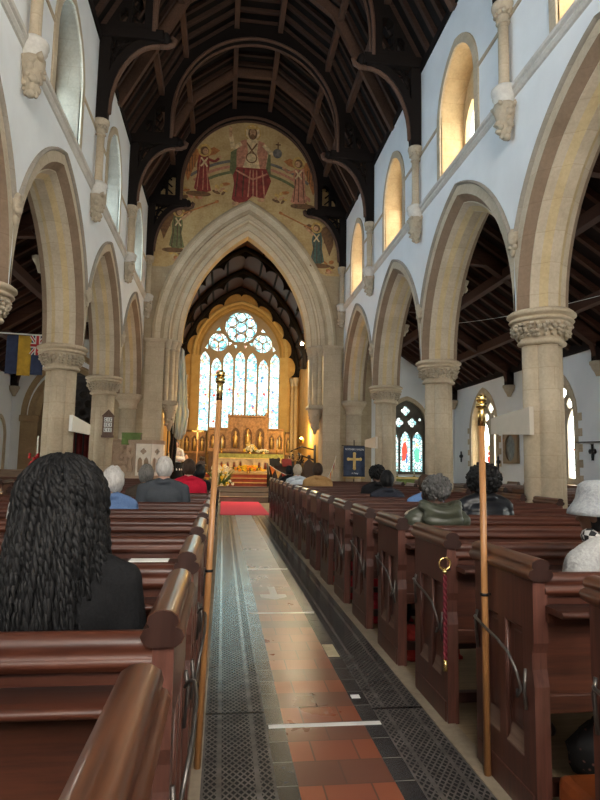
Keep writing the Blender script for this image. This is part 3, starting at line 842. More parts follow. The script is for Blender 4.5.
# aisles ----------------------------------------------------------
def mAR(u, v, d): return (7.5 + d, u, v)
def mAL(u, v, d): return (-7.5 - d, u, v)
AW = dict(spring=2.5, a=.90, rise=1.2)
wn = 11
for s, mp, nm in ((1, mAR, 'wall_aisle_right'), (-1, mAL, 'wall_aisle_left')):
    yc = [5.75, 9.85, 13.95, 18.0]
    w = MB(); w.plate([(WY, 0), (20.4, 0), (20.4, 4.2), (WY, 4.2)], [arch(y, n=8, bottom=.95, **AW) for y in yc], 0, .5, mp, 0, 1); struct(w.build(nm, [PLASTER, WARMSTONE]))
    for y in yc:
        wn += 1
        o = thing('window_%d' % wn, None, None); o['kind'] = 'structure'
        f = MB(); f.plate(arch(y, n=8, bottom=.93, off=.15, **AW), [arch(y, n=8, bottom=.95, **AW)], -.025, .02, mp)
        for q in range(5):
            for e in (-1, 1): f.box(min(mp(0, 0, -.02)[0], mp(0, 0, .02)[0]), max(mp(0, 0, -.02)[0], mp(0, 0, .02)[0]), y + e * 1.10 - .1, y + e * 1.10 + .1, 1.0 + q * .36, 1.18 + q * .36)
        f.build('window_surround', STONE, o)
        tr = MB(); tr.plate(arch(y, n=8, bottom=.95, **AW), [arch(y + e * .44, 2.3, .26, .5, 6, bottom=1.1) for e in (-1, 1)] + [foil(y, 3.22, .18, 4, 20)] + [circle(y + e * .31, 2.93, .13, 10) for e in (-1, 1)], .26, .36, mp)
        tr.build('tracery', TRACERY, o)
        g = MB(); g.plate(arch(y, n=8, bottom=.95, off=-.01, **AW), [], .38, .4, mp); g.build('pane', AISLE_CLEAR, o)
        r = MB()
        for q in range(9):
            x = mp(0, 0, .375)[0]
            r.prism(circle(y + (-.44 if q % 2 else .44) + random.uniform(-.12, .12), 1.72 + random.uniform(-.25, .3), random.uniform(.06, .11), 6), 'x', x - .006, x + .003, q % 3)
        r.build('painted_glass', [REDG, GOLDG, REDG], o)
for s in (1, -1):
    # sloping aisle roof
    A = (s * 4.1, 6.45); B = (s * 7.6, 4.12)
    c = MB(); c.prism([A, B, (B[0], B[1] + .1), (A[0], A[1] + .1)], 'y', WY - .4, 20.4); cl = struct(c.build('ceiling', AISLE_BOARD))
    y = 3.0
    while y < 20.2:
        r = MB(); r.prism([(A[0], A[1]), (B[0], B[1]), (B[0], B[1] - .13), (A[0], A[1] - .13)], 'y', y, y + .09); struct(r.build('rafter', AISLE_RAFT, cl)); y += .5
    for f in (.33, .68):
        x = A[0] + (B[0] - A[0]) * f; z = A[1] + (B[1] - A[1]) * f
        p = MB(); p.box(x - .08, x + .08, 3, 20.4, z - .34, z - .13); struct(p.build('purlin', AISLE_RAFT, cl))
    p = MB(); p.box(min(s * 7.4, s * 7.6), max(s * 7.4, s * 7.6), -.4, 20.4, 4.02, 4.2); struct(p.build('wall_plate', AISLE_BOARD, cl))
def aisle_truss(loc, lab, s):
    r = thing('aisle_truss', lab, 'roof truss', loc, 0, 'aisle roof trusses')
    b = MB(); b.prism([(s * 4.15, 6.38), (s * 7.48, 4.16), (s * 7.48, 3.86), (s * 4.15, 6.08)], 'y', -.09, .09); b.build('principal', AISLE_RAFT, r)
    b = MB(); n = 12
    pts = [(s * (7.30 - 2.9 * (1 - math.cos(math.pi / 2 * i / n))), 3.55 + 2.1 * math.sin(math.pi / 2 * i / n)) for i in range(n + 1)]
    b.prism(pts + [(u + s * .10, v + .14) for u, v in pts[::-1]], 'y', -.07, .07); b.build('curved_brace', AISLE_RAFT, r)
    b = MB(); b.box(min(s * 7.28, s * 7.48), max(s * 7.28, s * 7.48), -.09, .09, 3.66, 4.1); b.build('wall_post', AISLE_BOARD, r)
    b = MB(); b.lathe([(.05, 3.34), (.08, 3.42), (.13, 3.5), (.15, 3.56), (.18, 3.6), (.18, 3.66)], (s * 7.38, 0), 10); b.build('corbel', CARVE, r)
    b = MB(); b.lathe([(.05, 4.95), (.1, 5.1), (.16, 5.2), (.18, 5.25)], (s * 4.28, 0), 10)
    for q in range(8): b.ball((s * 4.28 + random.uniform(-.1, .1), random.uniform(-.1, .1), 5.12 + random.uniform(-.08, .08)), .05, 7, 5, 0, .5, 5, q)
    b.build('inner_corbel', CARVE, r)
for s in (1, -1):
    for k, y in enumerate((7.8, 11.9, 16.0, 20.15)):
        aisle_truss((0, y, 0), 'curved dark truss over the %s aisle, %s from the viewer' % (side_w[s], ['first', 'second', 'third', 'fourth'][k]), s)
# right aisle end wall with its window
def mX(u, v, d): return (u, 20.4 + d, v)
AE = dict(spring=2.72, a=.70, rise=.92)
w = MB(); w.plate([(4.1, 0), (7.6, 0), (7.6, 4.2), (4.1, 6.6)], [arch(5.75, n=9, bottom=1.05, **AE)], 0, .4, mX, 0, 1); struct(w.build('wall_aisle_end', [PLASTER, TRACERY]))
o = thing('window_20', None, None); o['kind'] = 'structure'
f = MB(); f.plate(arch(5.75, n=9, bottom=1.03, off=.14, **AE), [arch(5.75, n=9, bottom=1.05, **AE)], -.04, .02, mX); f.build('window_surround', STONE, o)
tr = MB()
hs = [arch(5.75 + e, 2.2, .185, .35, 6, bottom=1.14) for e in (-.44, 0, .44)] + [foil(5.75 + e, 2.86, .17, 4, 28, dip=.4) for e in (-.24, .24)] + [foil(5.75, 3.28, .17, 4, 28, dip=.4)] + [circle(5.75 + e, 2.98, .06, 8) for e in (-.52, .52)]
tr.plate(arch(5.75, n=9, bottom=1.05, **AE), hs, .12, .22, mX); tr.build('tracery', plain('dark_tracery', (.09, .08, .065), .8), o)
g = MB(); g.plate(arch(5.75, n=9, bottom=1.05, off=-.01, **AE), [], .24, .26, mX); g.build('pane', AISLEG, o)
p = MB()
p.prism([(5.66, 1.5), (5.64, 1.9), (5.68, 2.12), (5.75, 2.18), (5.82, 2.08), (5.84, 1.8), (5.80, 1.62), (5.74, 1.52)], 'y', 20.625, 20.645, 0)
p.prism([(5.78, 1.42), (5.84, 1.42), (5.86, 1.75), (5.80, 1.78)], 'y', 20.625, 20.645, 1)
p.prism(circle(5.75, 2.25, .05, 10), 'y', 20.62, 20.645, 2)
for e in (-.44, .44):
    p.prism([(5.75 + e - .07, 1.5), (5.75 + e + .08, 1.45), (5.75 + e + .09, 1.9), (5.75 + e, 2.0), (5.75 + e - .09, 1.88)], 'y', 20.625, 20.645, 3)
    p.prism(circle(5.75 + e, 2.08, .05, 8), 'y', 20.62, 20.645, 2)
p.build('painted_glass', [REDG, BLUEG, GOLDG, GREENG], o)
# left aisle end arch and screen
w = MB(); w.plate([(-7.6, 0), (-7.0, 0)] + arch(-5.6, 2.75, 1.4, 1.75, 10) + [(-4.2, 0), (-4.1, 0), (-4.1, 6.6), (-7.6, 4.2)], [], 0, .6, mX); struct(w.build('wall_aisle_end', PLASTER))
m = MB(); moulding(m, -5.6, 2.75, 1.05, 1.55, [(.55, 0), (.55, -.05), (.40, -.05), (.36, .02), (.22, .02), (.16, .12), (0, .16), (0, .6)], mX, [0] * 7, 12)
for s in (-1, 1): m.box(-5.6 + s * 1.33 - .27, -5.6 + s * 1.33 + .27, 20.36, 21.0, 0, 2.6)
for s in (-1, 1): m.box(-5.6 + s * 1.33 - .31, -5.6 + s * 1.33 + .31, 20.31, 21.0, 2.55, 2.76, 0, .03)
tag(m.build('aisle_arch', [stone('brown_arch_stone', (.28, .19, .11), (.40, .29, .17), uv=True, bh=2)], weld=False), 'brown stone arch at the far end of the left aisle, behind the flag', 'arch')
for (x, y0, y1, nm) in ((-8.2, 21, 25, 0), (-3.6, 21, 25, 0)):
    w = MB(); w.box(x - .1, x + .1, y0, y1, 0, 6); struct(w.build('wall_chapel', plain('dark_wall', (.10, .085, .07), .9)))
w = MB(); w.box(-8.2, -3.5, 24.6, 24.8, 0, 6); w.box(-8.2, -3.5, 21, 24.8, 5.9, 6.0); struct(w.build('wall_chapel', MATS['dark_wall']))
# ================================================================ pews
def cap_profile(w=.055):
    return [(-.030, 0), (-.045, .012), (-.052, .03), (-.045, .048), (-.030, .055), (-.038, .066), (-.034, .086), (-.018, .098), (0, .102), (.018, .098), (.034, .086), (.038, .066),
            (.030, .055), (.045, .048), (.052, .03), (.045, .012), (.030, 0)]
def make_pew(loc, lab, length, group, bracket=True):
    """origin: aisle end, back edge, floor; runs along +x, seat faces +y"""
    r = thing('pew', lab, 'pew', loc, 0, group)
    def end(x, outer):
        e = MB()
        prof = [(.0, 0), (.53, 0), (.53, .50), (.515, .56), (.515, .62), (.53, .66), (.53, .90), (.0, .90), (.0, .66), (.015, .62), (.015, .56), (.0, .50)]
        holes = [[(.09, .22), (.235, .22), (.235, .70), (.09, .70)], [(.295, .22), (.44, .22), (.44, .70), (.295, .70)]]
        e.plate(prof, holes, 0, .06, lambda u, v, d: (x + d, u, v))
        e.box(x + .026, x + .036, .06, .47, .15, .74)
        e.box(x - .005, x + .065, .02, .51, 0, .11, 0, .006)
        for (a, b) in ((.09, .235), (.295, .44)):
            if outer < 0: e.add([(x - .001, a, .215), (x - .001, b, .215), (x + .026, b, .285), (x + .026, a, .285)], [(0, 1, 2, 3)], 1)
            for q in range(4):
                pts = [(a, .22), (b, .22), (b, .70), (a, .70)]; p0, p1 = pts[q], pts[(q + 1) % 4]
                if q: e.tube([(x + (.010 if outer < 0 else .05), p0[0], p0[1]), (x + (.010 if outer < 0 else .05), p1[0], p1[1])], .009, 6)
            e.box(x + .020, x + .042, a + .035, b - .035, .30, .665, 0, .006)
        o = e.build('end_panel', [PEW_Z, wood('worn_pew_edge', (.15, .09, .065), (.30, .20, .15), .6, 1)], r)
        c = MB(); c.prism([(x + .0275 + u, .89 + v * .85) for u, v in cap_profile()], 'y', -.012, .545, 0, True)
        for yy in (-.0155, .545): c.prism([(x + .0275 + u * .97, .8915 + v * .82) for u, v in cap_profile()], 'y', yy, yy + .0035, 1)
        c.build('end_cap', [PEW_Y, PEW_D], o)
        return o
    e0 = end(0, -1); end(length - .055, 1)
    b = MB(); b.prism([(.0, .835), (.06, .835)] + [(.055 + .013 * math.cos(t), .853 + .014 * math.sin(t)) for t in [-1.2 + .4 * i for i in range(7)]] + [(.03 + .034 * math.cos(t), .89 + .03 * math.sin(t)) for t in [-.3 + (math.pi + .6) * i / 18 for i in range(19)]] + [(.005 - .013 * math.cos(t), .853 + .014 * math.sin(t)) for t in [1.2 - .4 * i for i in range(7)]], 'x', .05, length - .05, 0, True)
    b.build('top_rail', PEW_X, r)
    b = MB(); b.box(.05, length - .05, .018, .042, .40, .85); b.box(.05, length - .05, .008, .05, .40, .47, 0, .006)
    n = max(2, int(length / .8))
    b.build('back_panel', PEW_X, r)
    b = MB(); b.prism([(.02, .776), (.02, .80)] + [(-.108 - .014 * math.cos(t), .788 + .012 * math.sin(t)) for t in [math.pi / 2 - math.pi * i / 10 for i in range(11)]], 'x', .05, length - .05, 0, True); b.box(.05, length - .05, -.02, .02, .74, .775)
    b.build('book_ledge', PEW_X, r)
    b = MB(); b.box(.05, length - .05, .04, .42, .425, .455, 0, .008); b.build('seat', PEW_X, r)
    b = MB(); b.box(.05, length - .05, .02, .06, .10, .15); b.box(.05, length - .05, .60, .66, .05, .09) if False else None
    b.build('foot_rail', PEW_D, r)
    if bracket:
        k = MB()
        k.tube([(-.004, .50, .62), (-.02, .49, .645), (-.035, .46, .65), (-.045, .36, .64), (-.045, .22, .62), (-.04, .13, .59), (-.03, .09, .54), (-.018, .07, .47), (-.028, .085, .44), (-.018, .10, .46)], .0065, 6)
        k.tube([(-.004, .50, .67), (-.014, .50, .62), (-.004, .50, .50)], .007, 6); k.tube([(-.004, .06, .55), (-.012, .06, .46), (-.004, .06, .40)], .007, 6)
        k.build('umbrella_bracket', BRACKET, e0)
    return r
PL_R, PL_L = 2.78, 2.58
RY = [1.33 + .89 * k for k in range(16)]
LY = [.55 + .935 * k for k in range(16)]
def rlab(k): return '%s brown oak pew right of the aisle, counting back from the viewer' % ORD[k]
def llab(k): return '%s brown oak pew left of the aisle, counting back from the viewer' % ORD[k]
pr0 = make_pew((.56, RY[0], 0), rlab(0), PL_R, 'oak pews right of the aisle')
for k in range(1, 16): dup(pr0, (.56, RY[k], 0), rlab(k))
# left pews are the same pew turned about: mirror in x
def mirror(o):
    for c in [o] + list(o.children_recursive):
        if c.type == 'MESH':
            me = c.data.copy()
            for v in me.vertices: v.co.x = -v.co.x
            me.flip_normals(); c.data = me
pl0 = make_pew((-.73, LY[0], 0), llab(0), PL_L, 'oak pews left of the aisle'); mirror(pl0)
for k in range(1, 16): dup(pl0, (-.73, LY[k], 0), llab(k))
pa = make_pew((4.35, RY[6], 0), '%s oak side pew in the right aisle, counting back from the viewer' % ORD[0], 2.6, 'oak pews in the right aisle', False)
for k in range(1, 10): dup(pa, (4.35, RY[6 + k], 0), '%s oak side pew in the right aisle, counting back from the viewer' % ORD[k])
pb = make_pew((-4.35, LY[7], 0), '%s oak side pew in the left aisle, counting back from the viewer' % ORD[0], 2.6, 'oak pews in the left aisle', False); mirror(pb)
for k in range(1, 9): dup(pb, (-4.35, LY[7 + k], 0), '%s oak side pew in the left aisle, counting back from the viewer' % ORD[k])
# papers and kneelers
def flat(name, x0, x1, y0, y1, z, lab, cat, m, rz=0, th=.004):
    b = MB(); b.box(-(x1 - x0) / 2, (x1 - x0) / 2, -(y1 - y0) / 2, (y1 - y0) / 2, 0, th); o = b.build(name, m)
    o.location = ((x0 + x1) / 2, (y0 + y1) / 2, z); o.rotation_euler = (0, 0, rz); return tag(o, lab, cat, None)
flat('service_sheet', -1.10, -.90, LY[3] - .10, LY[3] + .0, .801, 'white service sheet on the book ledge ahead of the braided woman', 'paper', PAPER)
flat('service_sheet', .74, .92, RY[3] - .10, RY[3] - .01, .801, 'white service sheet on the ledge beside the grey hat woman', 'paper', PAPER, .2)
def kneeler(loc, lab, m, rz=0):
    b = MB(); b.box(-.19, .19, -.12, .12, 0, .20, 0, .035); b.box(-.195, .195, -.125, .125, .02, .04); b.tube([(-.06, -.125, .16), (0, -.135, .13), (.06, -.125, .16)], .008, 6)
    o = b.build('kneeler', m); o.location = loc; o.rotation_euler = (0, 0, rz); return tag(o, lab, 'kneeler', 'kneelers under the pews')
for k, (x, y, m, lab) in enumerate(((.83, RY[3] + .17, KNEEL, 'red kneeler under the fourth nearest pew on the right'),
                                    (.80, RY[4] + .25, RED, 'red kneeler under the fifth pew on the right'),
                                    (.82, RY[5] + .25, RED, 'red kneeler under the sixth pew on the right'),
                                    (.80, RY[6] + .25, RED, 'red kneeler under the seventh pew on the right'))):
    kneeler((x, y, .005), lab, m)
kneeler((.745, RY[1] - .20, .005), 'orange-brown kneeler in the bottom right corner of the picture', ORANGE, math.pi / 2)
# staves
def stave(loc, top, lab):
    r = thing('wooden_stave', lab, 'stave', loc, 0, 'churchwarden staves beside the aisle')
    t = Vector(top) - Vector(loc)
    s = MB(); s.tube([(0, 0, 0), t * .93], [.0155, .014], 12); s.build('pole', wood('stave_wood', (.36, .155, .05), (.50, .25, .095), .35, 2), r)
    c = MB(); c.tube([t * .925, t * .985], [.0165, .0165], 12); c.ball(t, (.024, .024, .022), 12, 8); c.tube([t * .975, t * .988], [.024, .024], 12); c.build('brass_cap', BRASS, r)
    f = MB(); f.tube([t * .47 - t.normalized() * .006, t * .47 + t.normalized() * .006], .020, 12)
    f.tube([t * .47, t * .47 + Vector((.03 if loc[0] > 0 else -.02, 0, 0))], .006, 6); f.build('bracket_ring', IRON, r)
    return r
stave((.54, 2.60, 0), (.522, 2.57, 1.63), 'tall wooden brass-capped stave standing by the nearest pews on the right')
stave((-.70, 2.77, 0), (-.655, 2.95, 1.755), 'tall wooden brass-capped stave standing by the pews on the left of the aisle')
# rope on the pew end
r = thing('rope_barrier', 'crimson twisted rope with a brass ring hanging on the third pew end on the right', 'rope', (.53, 3.06, 0))
m = MB()
for ph in (0, math.pi):
    m.tube([(.006 * math.cos(i * .62 + ph), .006 * math.sin(i * .62 + ph), .77 - .43 * i / 70) for i in range(71)], .0068, 6)
m.build('rope', plain('crimson_rope', (.15, .010, .022), .7, scale=60), r)
m = MB(); m.tube([(.030 * math.cos(i * math.pi / 8), 0, .82 + .030 * math.sin(i * math.pi / 8)) for i in range(16)], .006, 8, 0, True); m.tube([(0, 0, .79), (0, 0, .765)], .012, 8)
m.build('brass_ring', BRASS, r); m = MB(); m.tube([(0, 0, .34), (0, 0, .285)], .012, 8); m.build('rope_end', BRASS, r)
m = MB(); m.tube([(.0, 0, .79), (.03, .0, .79)], .006, 6); m.build('hook', IRON, r)

# ================================================================ people
def remesh(mb, voxel, smooth=3, tris=None):
    me = mb.mesh('tmp', [])
    o = bpy.data.objects.new('tmp', me); S.collection.objects.link(o)
    md = o.modifiers.new('r', 'REMESH'); md.mode = 'VOXEL'; md.voxel_size = voxel; md.use_smooth_shade = True
    if smooth:
        sm = o.modifiers.new('s', 'SMOOTH'); sm.factor = .5; sm.iterations = smooth
    dg = bpy.context.evaluated_depsgraph_get(); dg.update()
    ev = o.evaluated_get(dg)
    out = bpy.data.meshes.new_from_object(ev, depsgraph=dg)
    bpy.data.objects.remove(o)
    for p in out.polygons: p.use_smooth = True
    return out
def from_mesh(name, me, mat, parent, loc=(0, 0, 0)):
    o = bpy.data.objects.new(name, me); S.collection.objects.link(o); o.parent = parent; o.location = loc
    if not me.materials: me.materials.append(mat)
    o.material_slots[0].link = 'OBJECT'; o.material_slots[0].material = mat
    return o
def head_shape(m, c):
    """head with face, facing +y; c = centre of the skull"""
    c = Vector(c)
    m.ball(c, (.076, .098, .108), 20, 14)
    m.ball(c + Vector((0, .022, -.055)), (.060, .072, .070), 16, 10)          # jaw
    m.ball(c + Vector((0, .068, -.092)), (.026, .024, .022), 10, 8)           # chin
    m.cone(c + Vector((0, .094, -.005)), .010, c + Vector((0, .112, -.036)), .015, 8)  # nose
    for s in (-1, 1):
        m.ball(c + Vector((s * .014, .100, -.042)), (.010, .010, .008), 8, 6)
        m.ball(c + Vector((s * .030, .086, .020)), (.024, .012, .009), 8, 6)  # brow
        m.ball(c + Vector((s * .042, .068, -.028)), (.024, .022, .020), 8, 6)  # cheek
        m.ball(c + Vector((s * .079, -.008, -.012)), (.012, .024, .034), 10, 8)  # ear
    m.ball(c + Vector((0, .088, -.064)), (.026, .013, .006), 8, 6); m.ball(c + Vector((0, .086, -.073)), (.022, .013, .007), 8, 6)  # lips
    m.cone(c + Vector((0, -.015, -.06)), .054, c + Vector((0, -.03, -.20)), .060, 14)  # neck
def hand(m, wrist, d, up, side):
    """palm, four bent unequal fingers and a thumb; d = pointing direction, up = back of the hand"""
    d = Vector(d).normalized(); up = Vector(up).normalized(); w = d.cross(up).normalized() * side
    p = Vector(wrist)
    for q in (-.028, -.009, .011, .030): m.cone(p + w * q * .7, .014, p + d * .085 + w * q, .013, 8)
    for q, ln in ((-.032, .058), (-.011, .074), (.011, .080), (.032, .070)):
        a = p + d * .085 + w * q; b = a + d * ln * .45 - up * .008; c = b + (d * .8 - up * .6).normalized() * ln * .32; e = c + (d * .4 - up).normalized() * ln * .26
        m.cone(a, .0095, b, .0085, 8); m.cone(b, .0085, c, .0078, 8); m.cone(c, .0078, e, .007, 8)
    a = p + d * .02 + w * .03; b = a + d * .035 + w * .030 - up * .008; c = b + d * .032 + w * .006 - up * .006
    m.cone(a, .013, b, .011, 8); m.cone(b, .011, c, .009, 8)
def body_mesh(seated=True, vox=.0085):
    m = MB()
    if seated:
        head_shape(m, (0, .03, 1.19))
        hip = .52
        m.ball((0, -.01, .56), (.165, .125, .12), 16, 10); m.ball((0, -.01, .72), (.140, .105, .15), 16, 10); m.ball((0, 0, .90), (.165, .110, .13), 16, 10)
        for s in (-1, 1):
            m.cone((s * .03, -.01, 1.03), .06, (s * .165, -.005, .975), .055)
            m.cone((s * .175, -.005, .965), .050, (s * .215, .02, .70), .040); m.cone((s * .215, .02, .70), .040, (s * .10, .25, .66), .028)
            hand(m, (s * .10, .25, .655), (-s * .35, .9, -.12), (0, 0.1, 1), -s)
            m.cone((s * .09, .0, .54), .085, (s * .12, .44, .53), .060); m.cone((s * .12, .44, .53), .058, (s * .12, .46, .10), .038)
            m.cone((s * .12, .44, .06), .040, (s * .13, .62, .035), .032)
    else:
        head_shape(m, (0, .0, 1.62))
        m.ball((0, 0, .96), (.165, .12, .13), 16, 10); m.ball((0, 0, 1.13), (.14, .105, .15), 16, 10); m.ball((0, 0, 1.32), (.165, .11, .14), 16, 10)
        for s in (-1, 1):
            m.cone((s * .03, 0, 1.45), .06, (s * .165, 0, 1.40), .055)
            m.cone((s * .175, 0, 1.39), .050, (s * .22, -.02, 1.12), .040); m.cone((s * .22, -.02, 1.12), .040, (s * .09, .22, 1.14), .028)
            hand(m, (s * .09, .22, 1.14), (-s * .5, .7, .3), (s * .4, .2, 1), -s)
            m.cone((s * .09, 0, .90), .085, (s * .10, .02, .48), .058); m.cone((s * .10, .02, .48), .056, (s * .11, -.01, .09), .038)
            m.cone((s * .11, -.02, .05), .040, (s * .12, .15, .035), .032)
    return remesh(m, vox, 2)
def coat_mesh(fat=1.0, vox=.012, shoulder=.175, hood=False, quilt=0.0, collar=True, square=False, length=.50):
    m = MB(); f = fat
    m.ball((0, -.01, .58), (.185 * f, .15 * f, .13), 18, 10); m.ball((0, -.015, .74), (.175 * f, .135 * f, .17), 18, 10)
    m.ball((0, -.005, .90), (.195 * f, .135 * f, .14), 18, 10)
    for s in (-1, 1):
        m.cone((s * .03, -.015, 1.035), .062 * f, (s * shoulder * .72, -.01, 1.0), .062 * f); m.cone((s * shoulder * .72, -.01, 1.0), .062 * f, (s * shoulder, -.005, .965), .068 * f)
        if square: m.ball((s * shoulder * 1.03, -.005, .985), (.06, .065, .05), 12, 8)
        m.cone((s * shoulder, -.005, .965), .068 * f, (s * (shoulder + .05), .02, .70), .060 * f); m.cone((s * (shoulder + .05), .02, .70), .060 * f, (s * .115, .23, .665), .044 * f)
    if collar: m.tube([(.068 * math.cos(i * math.pi / 8) * (1 if f < 1.15 else 1.25), -.02 + .066 * math.sin(i * math.pi / 8), 1.055) for i in range(16)], .026 * f, 8, 0, True)
    if hood:
        m.ball((0, -.13, .99), (.16, .075, .10), 16, 10); m.tube([(.13 * math.cos(a), -.07 + .10 * math.sin(a), 1.06 + .03 * math.cos(a * 2)) for a in [i * math.pi / 10 for i in range(20)]], .042, 8, 0, True)
    me = remesh(m, vox, 3)
    if quilt:
        for v in me.vertices:
            c = v.co; q = abs(math.sin((c.z - .1 * abs(c.x)) * 38))
            k = quilt * (q ** .5 - .7)
            d = Vector((c.x * .8, c.y + .01, 0)); l = d.length or 1
            v.co += d / l * k
    else:
        for v in me.vertices:
            c = v.co; k = .006 * noise.noise(Vector((c.x * 9, c.y * 9, c.z * 4)))
            d = Vector((c.x, c.y, 0)); l = d.length or 1; v.co += d / l * k
    return me
def legs_mesh():
    m = MB()
    m.ball((0, -.01, .53), (.185, .135, .11), 16, 10)
    for s in (-1, 1):
        m.cone((s * .09, .0, .545), .10, (s * .12, .44, .535), .075); m.cone((s * .12, .44, .53), .074, (s * .12, .46, .14), .055)
    return remesh(m, .014, 3)
def shoe_mb():
    m = MB()
    for s in (-1, 1):
        m.cone((s * .12, .42, .055), .045, (s * .13, .62, .04), .036); m.box(s * .125 - .045, s * .125 + .045, .38, .65, .005, .025, 0, .008)
    return m
BODY = body_mesh(); STAND = body_mesh(False, .010)
COAT = coat_mesh(); SUIT = coat_mesh(.98, shoulder=.195, square=True); PUFF = coat_mesh(1.14, hood=True, quilt=.016, shoulder=.185); PUFF2 = coat_mesh(1.2, quilt=.010, shoulder=.19)
BIGCOAT = coat_mesh(1.12, shoulder=.20); JACKET = coat_mesh(.97, shoulder=.178, square=True)
LEGS = legs_mesh(); SHOES = shoe_mb().mesh('shoes', [])
for p in SHOES.polygons: p.use_smooth = True
EYES = MB()
for s in (-1, 1): EYES.ball((s * .031, .100, .003), (.012, .008, .009), 8, 6); EYES.ball((s * .031, .107, .003), (.005, .003, .005), 6, 4, 1)
EYEM = EYES.mesh('eyes', [plain('eye_white', (.7, .68, .64), .3, var=.02), plain('eye_dark', (.02, .012, .008), .2)])
SKIN_D = plain('dark_brown_skin', (.085, .038, .022), .55, var=.12); SKIN_M = plain('brown_skin', (.17, .078, .045), .55, var=.12); SKIN_L = plain('pale_skin', (.58, .34, .25), .55, var=.12)
def hair_mat(name, a, b):
    if name in MATS: return MATS[name]
    m, nt, bs = nt_new(name); v = coords(nt, 'Object', (1, 1, .25))
    n = noisen(nt, v, 55, 4)
    L(nt, ramp(nt, n, [(.3, a), (.7, b)]), bs.inputs['Base Color']); bs.inputs['Roughness'].default_value = .55; bs.inputs['Specular IOR Level'].default_value = .22
    bump(nt, bs, n, .6, .01); MATS[name] = m; return m
HBLACK = hair_mat('black_hair', (.005, .005, .0055), (.015, .0145, .015)); HGREY = hair_mat('silver_hair', (.38, .36, .34), (.66, .64, .62))
HSALT = hair_mat('greying_black_hair', (.02, .02, .02), (.17, .165, .16)); HBROWN = hair_mat('dark_brown_hair', (.022, .012, .008), (.07, .04, .025)); HDKGREY = hair_mat('dark_grey_hair', (.07, .065, .06), (.2, .19, .18))
HWHITE = hair_mat('white_hair', (.45, .42, .38), (.75, .72, .68))
def hair_short(bulk=1.0, cut=-.045, rough=.05, seed=0, front=.35):
    m = MB(); seg, rings = 28, 18; V = []; F = []
    for i in range(rings + 1):
        ph = math.pi * .78 * i / rings
        for k in range(seg):
            a = 2 * math.pi * k / seg
            d = Vector((math.sin(ph) * math.cos(a), math.sin(ph) * math.sin(a), math.cos(ph)))
            stop = .62 if d.y > front else 1.0
            if d.y > front and ph > math.pi * .33: d = Vector((d.x * .9, front, max(d.z, .55))).normalized()
            q = 1 + rough * noise.noise(d * 7 + Vector((seed, 0, 0))) + rough * .6 * noise.noise(d * 19 + Vector((0, seed, 0)))
            V.append((d.x * .086 * bulk * q, -.012 + d.y * .108 * bulk * q, .006 + d.z * .116 * bulk * q))
    for i in range(rings):
        for k in range(seg): F.append((i * seg + k, i * seg + (k + 1) % seg, (i + 1) * seg + (k + 1) % seg, (i + 1) * seg + k))
    m.add(V, F, 0, True); return m
def hair_afro(r=.15, seed=0):
    m = MB(); m.ball((0, -.03, .025), (r, r * .98, r * .92), 30, 20, 0, .10, 5, seed)
    rn = random.Random(seed)
    for i in range(160):
        d = Vector((rn.gauss(0, 1), rn.gauss(-.35, 1), rn.gauss(.25, 1))).normalized()
        if d.y > .6 and d.z < .3: continue
        m.ball((d.x * r * .98, -.03 + d.y * r * .96, .025 + d.z * r * .92), rn.uniform(.012, .024), 6, 4, 0, .5, 5, i)
    return m
def person(label, loc, rz=0.0, s=1.0, skin=SKIN_D, coat=COAT, coatm=None, coatname='coat', hair=None, hairm=HBLACK, trousers=None, bend=0.0, headturn=0.0):
    r = thing('person', label, 'person', loc, rz); r.scale = (s, s, s)
    b = from_mesh('body', BODY, skin, r)
    from_mesh(coatname, coat, coatm or BLACKC, r)
    from_mesh('trousers', LEGS, trousers or BLACKC, r)
    from_mesh('shoes', SHOES, plain('black_shoe_leather', (.014, .013, .013), .4), r)
    e = bpy.data.objects.new('eyes', EYEM); S.collection.objects.link(e); e.parent = r; e.location = (0, .03, 1.19)
    if hair:
        h = hair.build('hair', hairm, r); h.location = (0, .03, 1.19)
    return r
def knit(name, a, b, sc=90, bs_=.5):
    if name in MATS: return MATS[name]
    m, nt, bs = nt_new(name); v = coords(nt); n = noisen(nt, v, sc, 3); n2 = noisen(nt, v, 5, 3)
    L(nt, mixc(nt, .35, ramp(nt, n, [(.3, a), (.7, b)]), ramp(nt, n2, [(.3, a), (.7, b)])), bs.inputs['Base Color']); bs.inputs['Roughness'].default_value = .95; bs.inputs['Specular IOR Level'].default_value = .12
    bump(nt, bs, n, bs_, .006); MATS[name] = m; return m
